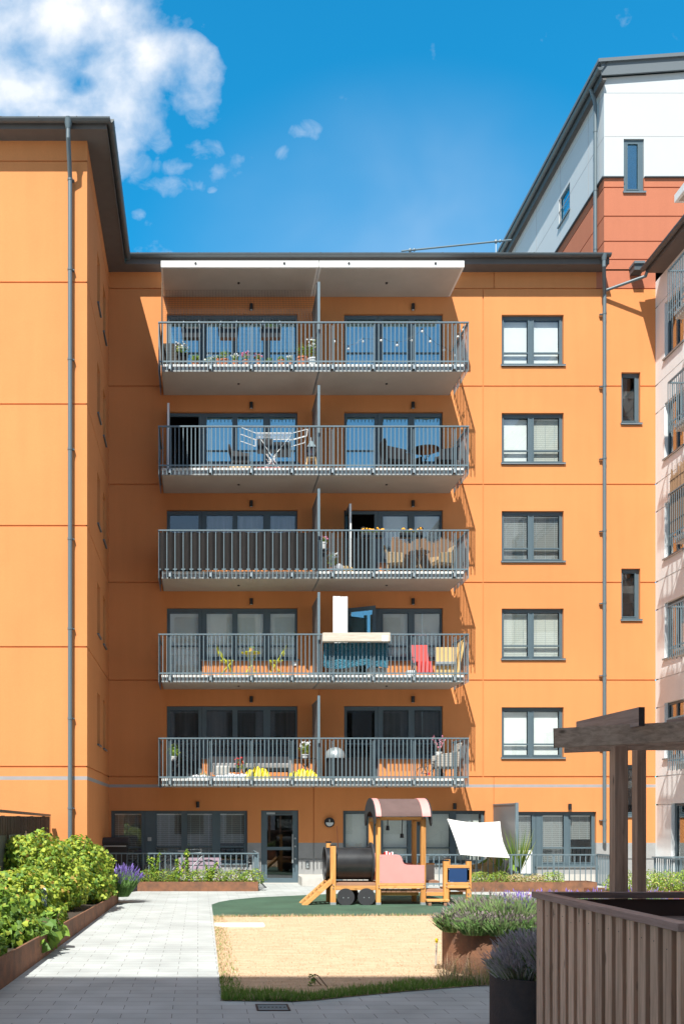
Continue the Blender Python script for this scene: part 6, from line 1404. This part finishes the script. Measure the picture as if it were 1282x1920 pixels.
t = thing('plant_stand', 'tall dark stand left of the pink flowers on the third row', 'stand', on(2, 606, 28.8)); b = MB(); b.box(-0.09,0.09,-0.09,0.09,0,0.70,'blackm'); b.box(-0.13,0.13,-0.13,0.13,0.70,0.73,'blackm'); b.build('column', t)
X, Y_, Z_ = on(2, 606, 28.8); pot('pink flowers in a white bucket on the tall dark stand of the third row', (X, Y_, Z_+0.73), .10, .20, 'white', 'bushy', 410, ph=.16, fl='petal_pink')
pot('bushy plant with small flowers at the floor beside the open third row door', on(2, 622, 28.8), .12, .18, 'terracotta', 'bushy', 411, ph=.42, fl='petal_white', rx=.2)
b = MB(on(2, 640, 28.7)); X, Y_, Z_ = on(2, 640, 28.7); b.ball((X-0.07,Y_,Z_+0.15),0.15,'cloth_white',n=10); b.ball((X+0.12,Y_,Z_+0.12),0.12,'carton',n=10); b.ball((X+0.27,Y_,Z_+0.10),0.10,'carton',n=10); tag(b.build('stuffed_bag', smooth=True), 'white and tan bundle on the floor beside the open third row door', 'bag')
# ---- second row (k=1)
folding_chair('lime green folding chair left of the lime table', on(1, 425, 28.75), 0, 'lime', 'lime green bistro set chairs')
folding_chair('lime green folding chair right of the lime table', on(1, 517, 28.75), R(180), 'lime', 'lime green bistro set chairs')
bistro_table('lime green round folding table on the second row left balcony', on(1, 471, 28.8), 'lime', r_=0.29)
X, Y_, Z_ = on(1, 471, 28.8); pot('small orange pot on the lime green table', (X, Y_, Z_+0.71), .06, .12, 'petal_orange', 'bushy', 420, ph=.05)
b = MB(on(1, 592, 28.7)); X, Y_, Z_ = on(1, 592, 28.7)
for i in range(7): b.ball((X-0.2+0.07*i, Y_+0.03*math.sin(i*2), Z_+0.05), 0.06, 'cloth_grey', n=8)
tag(b.build('crumpled_rag', smooth=True), 'crumpled grey rag on the floor left of the second row divider', 'cloth')
b = MB(on(1, 551, 29.9)); b.box(PX(548,29.98), PX(555,29.98), 29.96, 30.0, PZ(1248), PZ(1241), 'white'); tag(b.build('outdoor_socket'), 'small white socket on the wall right of the lime chairs', 'socket')
X0, X1 = PX(604, 28.15), PX(730, 28.15)
b = MB((X0, 28.1, PZ(1205, 28.1))); b.box(X0, X1, 28.02, 28.22, PZ(1203.5, 28.1), PZ(1187, 28.1), 'plank_pale'); pl_ = tag(b.build('pale_board', bevel=0.015), 'long pale weathered board laid over the second row railing', 'board'); b = MB((X0, 28.1, PZ(1205, 28.1))); b.box(PX(716,28),PX(727,28),28.0,28.019,PZ(1202,28),PZ(1191,28),'white'); b.build('white_patch', pl_)
t = thing('teal_rug', 'shaggy teal rug hanging inside the second row railing', 'rug', (X0, 28.4, PZ(1190, 28.4))); o_ = (X0, 28.4, PZ(1190, 28.4)); b = MB(o_); x0, x1 = PX(606, 28.4), PX(727, 28.4); nx, nz = 70, 30; vs = []; fs = []
r = random.Random(9); zt, zb_ = PZ(1206, 28.4), PZ(1251, 28.4)
for j in range(nz+1):
    for i in range(nx+1): f_ = i/nx; g_ = j/nz; vs.append((x0+(x1-x0)*f_, 28.38+0.02*math.sin(f_*17)+r.uniform(-0.012, 0.012), zt+(zb_-zt)*g_-0.05*math.sin(f_*7)*g_))
for j in range(nz):
    for i in range(nx): k = j*(nx+1)+i; fs.append((k, k+1, k+nx+2, k+nx+1))
b.add(vs, fs, 'teal'); ru = b.build('pile', t); sd = ru.modifiers.new('thick', 'SOLIDIFY'); sd.thickness = 0.025
t = thing('folding_screen', 'tall white folded panel rising behind the pale board on the second row', 'panel', (PX(638, 28.6), 28.6, Fz[1])); b = MB(); b.box(-0.21,-0.005,0,0.03,0,2.30,'white'); b.build('leaf', t); b = MB(); b.prism([(0.0,0,0),(0.205,0,0),(0.205,0,2.29),(0.0,0,2.29)],(0,0.03,0),'white'); b.build('leaf', t)
# tilted open sash next to it
t = thing('grey_crate', 'pale crate on the floor below the teal rug', 'crate', on(1, 640, 28.8)); b = MB(); b.box(-0.4,0.4,-0.2,0.2,0,0.32,'grey_panel'); b.box(-0.42,0.42,-0.22,0.22,0.32,0.345,'white'); b.build('case', t, bevel=0.01)
t = thing('pale_basin', 'pale slanted tub on the floor right of the crate under the teal rug', 'tub', on(1, 702, 28.7)); b = MB(); b.prism([(-0.26,-0.2,0),(0.28,-0.2,0),(0.33,-0.2,0.22),(-0.2,-0.2,0.24)],(0,0.4,0),'grey_panel'); b.build('tub', t, bevel=0.015)
t = thing('red_lounge_chair', 'bright red fabric reclining chair on the second row right balcony', 'chair', on(1, 792, 28.9), R(90)); b = MB(); b.prism([(0.18,-0.24,0.40),(0.20,-0.24,0.44),(-0.22,-0.24,0.44),(-0.42,-0.24,1.02),(-0.45,-0.24,1.00),(-0.25,-0.24,0.40)][::-1],(0,0.48,0),'red_plastic'); 
t.rotation_euler = (0, 0, R(-90)); b.build('sling', t, bevel=0.01); b = MB(); b.prism([(0.20,-0.22,0.44),(0.34,-0.22,0.10),(0.32,-0.22,0.08),(0.18,-0.22,0.41)],(0,0.44,0),'red_plastic'); b.build('foot_rest', t, bevel=0.008)
for y in (-0.28, 0.27):
    b = MB(); b.tube([(0.34,y,0.0),(-0.1,y,0.42),(-0.44,y,1.02)], 0.014, 'black', n=8); b.build('frame', t); b = MB(); b.tube([(-0.36,y,0.0),(0.08,y,0.58),(-0.28,y,0.62)], 0.014, 'black', n=8); b.build('armrest', t)
b = MB(on(1, 770, 28.7)); X, Y_, Z_ = on(1, 770, 28.7); b.box(X-0.14,X+0.14,Y_-0.12,Y_+0.12,Z_,Z_+0.16,'white'); tag(b.build('white_box', bevel=0.01), 'small white box on the floor left of the red chair', 'box')
t = thing('folded_table', 'folded tan board table leaning against the second row end railing', 'table', on(1, 835, 28.9)); b = MB(); b.box(-0.30,0.34,0,0.035,0.0,0.88,'carton'); b.build('board', t, bevel=0.006); b = MB(); b.box(-0.30,0.34,-0.03,-0.001,0.34,0.46,'steel_light'); b.build('strap', t)
t = thing('leaning_board', 'tall tan board leaning in the right corner of the second row balcony', 'board', on(1, 858, 28.7)); b = MB(); b.prism([(-0.12,-0.3,0),(-0.06,-0.3,0),(0.14,-0.3,1.02),(0.08,-0.3,1.02)],(0,0.6,0),'carton'); b.build('board', t)
# ---- lowest row (k=0)
t = thing('plant_stool', 'black folding stool carrying a plant in the left corner of the lowest balcony', 'stool', on(0, 326, 28.8)); b = MB(); b.box(-0.2,0.2,-0.15,0.15,0.50,0.52,'black')
for y in (-0.15, 0.15): b.cyl((-0.22,y,0),(0.2,y,0.5),0.012,'black',n=6); b.cyl((0.22,y,0),(-0.2,y,0.5),0.012,'black',n=6)
b.build('frame', t); X, Y_, Z_ = on(0, 326, 28.8); pot('green leafy plant on the black stool of the lowest balcony', (X, Y_, Z_+0.52), .09, .14, 'white', 'bushy', 430, ph=.36, rx=.2)
def lounge(label, loc, w, cat='chair', rot=0):
    t = thing('low_garden_sofa' if w > 0.9 else 'low_garden_chair', label, cat, loc, rot); b = MB(); b.box(-w/2,w/2,-0.3,0.3,0.22,0.30,'cloth_dark')
    b.build('seat', t); b = MB(); b.box(-w/2,w/2,0.27,0.33,0.3,0.68,'blackm'); b.build('backrest', t)
    for s_ in (-1, 1): b = MB(); b.box(s_*w/2-0.03,s_*w/2+0.03,-0.32,0.34,0.0,0.58,'cloth_grey' if w > 0.9 else 'blackm'); b.build('armrest', t)
    b = MB(); b.box(-w/2+0.04,w/2-0.04,-0.30,0.25,0.302,0.46,'cloth_grey'); b.build('cushion', t, bevel=0.04); return t
lounge('low dark chair with grey cushion and pillow left of the red flowers', on(0, 420, 28.95), 0.85)
lounge('low dark two seat sofa behind the yellow sheet on the lowest balcony', on(0, 500, 29.0), 1.35, 'sofa')
b = MB(on(0, 415, 28.8)); X, Y_, Z_ = on(0, 415, 28.62); b.box(X-0.25,X+0.25,Y_-0.06,Y_+0.06,Z_+0.1,Z_+0.38,'grey_panel'); tag(b.build('pale_pillow', bevel=0.05), 'pale pillow leaning on the low dark chair of the lowest balcony', 'pillow')
def heap(name, label, cat, x, k, w, h, m, seed, Y=28.6):
    r = random.Random(seed); X, Y_, Z_ = on(k, x, Y); b = MB((X, Y_, Z_)); nx, ny = 26, 10; vs = []; fs = []
    for j in range(ny+1):
        for i in range(nx+1):
            u_, v_ = i/nx*2-1, j/ny*2-1; q = max(0, 1-u_*u_)**0.5*max(0, 1-v_*v_)**0.5; vs.append((X+u_*w/2, Y_+v_*0.2, Z_+0.004+h*q*(0.78+0.22*math.sin(i*0.8+seed+j*0.7))*(0.92+r.uniform(0,0.14))))
    for j in range(ny):
        for i in range(nx): a = j*(nx+1)+i; fs.append((a, a+1, a+nx+2, a+nx+1))
    b.add(vs, fs, m); return tag(b.build(name, smooth=True), label, cat)
heap('yellow_sheet', 'crumpled pale yellow sheet heap beside the red flowers on the lowest balcony', 'sheet', 483, 0, 0.78, 0.36, 'yellow', 1)
heap('yellow_bag', 'rounded golden yellow bag on the floor near the lowest divider', 'bag', 569, 0, 0.92, 0.30, 'yellow', 2)
heap('white_sheet', 'crumpled white sheet lying along the lowest balcony edge', 'sheet', 440, 0, 1.3, 0.16, 'cloth_white', 3)
heap('white_towel', 'low white towel heap at the left of the lowest balcony', 'towel', 375, 0, 0.75, 0.12, 'cloth_white', 4)
heap('green_cushion', 'flat olive cushion on the floor left on the lowest balcony', 'cushion', 382, 0, 0.4, 0.2, 'groundcover_dry', 5, 28.9)
pot('red flowers between the low chair and sofa on the lowest balcony', on(0, 450, 28.7), .10, .18, 'terracotta', 'bushy', 431, ph=.42, fl='petal_red', rx=.17)
bistro_table('small dark side table right of the sofa on the lowest balcony', on(0, 572, 28.9), 'black', r_=0.3, h=0.6)
X, Y_, Z_ = on(0, 572, 28.9); pot('white flowering plant in a white bowl on the dark side table of the lowest balcony', (X, Y_, Z_+0.6), .11, .12, 'white', 'bushy', 432, ph=.35, fl='petal_white', rx=.15)
t = thing('storage_chest', 'wide dark slatted storage chest right of the lowest divider', 'storage chest', on(0, 652, 28.75)); b = MB(); b.box(-0.6,0.6,-0.25,0.25,0,0.56,'blackm')
for i in range(14): b.box(-0.59+i*0.085,-0.59+i*0.085+0.07,-0.262,-0.2505,0.02,0.54,'cloth_dark')
b.build('chest', t); b = MB(); b.box(-0.62,0.62,-0.27,0.26,0.56,0.60,'cloth_dark'); b.build('lid', t)
t = thing('kettle_grill', 'silver domed grill behind the dark storage chest', 'grill', on(0, 628, 29.15)); b = MB(); b.lathe((0,0,0.62), [(0.30,0),(0.30,0.08),(0.26,0.2),(0.15,0.30),(0.03,0.33)], 'steel_light', n=22); b.build('lid', t, smooth=True); b = MB(); b.lathe((0,0,0.36), [(0.1,0),(0.25,0.1),(0.30,0.25)], 'black', n=22); b.build('bowl', t, smooth=True)
for a in range(3): c = a*2.09; b = MB(); b.cyl((0.3*math.cos(c),0.3*math.sin(c),0),(0.15*math.cos(c),0.15*math.sin(c),0.42),0.012,'black',n=6); b.build('leg', t)
bicycle('small child bicycle left of the grey wicker chair on the lowest balcony', (PX(790, 28.75), 28.75, Fz[0]), R(20), s=0.5, accent='red_plastic')
wicker_chair('grey wicker armchair at the right end of the lowest balcony', on(0, 833, 28.85), R(180), 'wicker', s=1.15, cushion='cloth_grey')
X, Y_, Z_ = on(0, 822, 29.3); t = thing('plant_pedestal', 'black pedestal behind the grey wicker armchair', 'stand', (X, Y_, Z_)); b = MB(); b.box(-0.1,0.1,-0.1,0.1,0,0.62,'black'); b.box(-0.14,0.14,-0.14,0.14,0.62,0.65,'black'); b.build('column', t)
pot('dark red twiggy orchid in a white pot above the grey wicker armchair', (X, Y_, Z_+0.65), .10, .17, 'white', 'sticks', 433, ph=.45, fl='petal_pink', rx=.18)
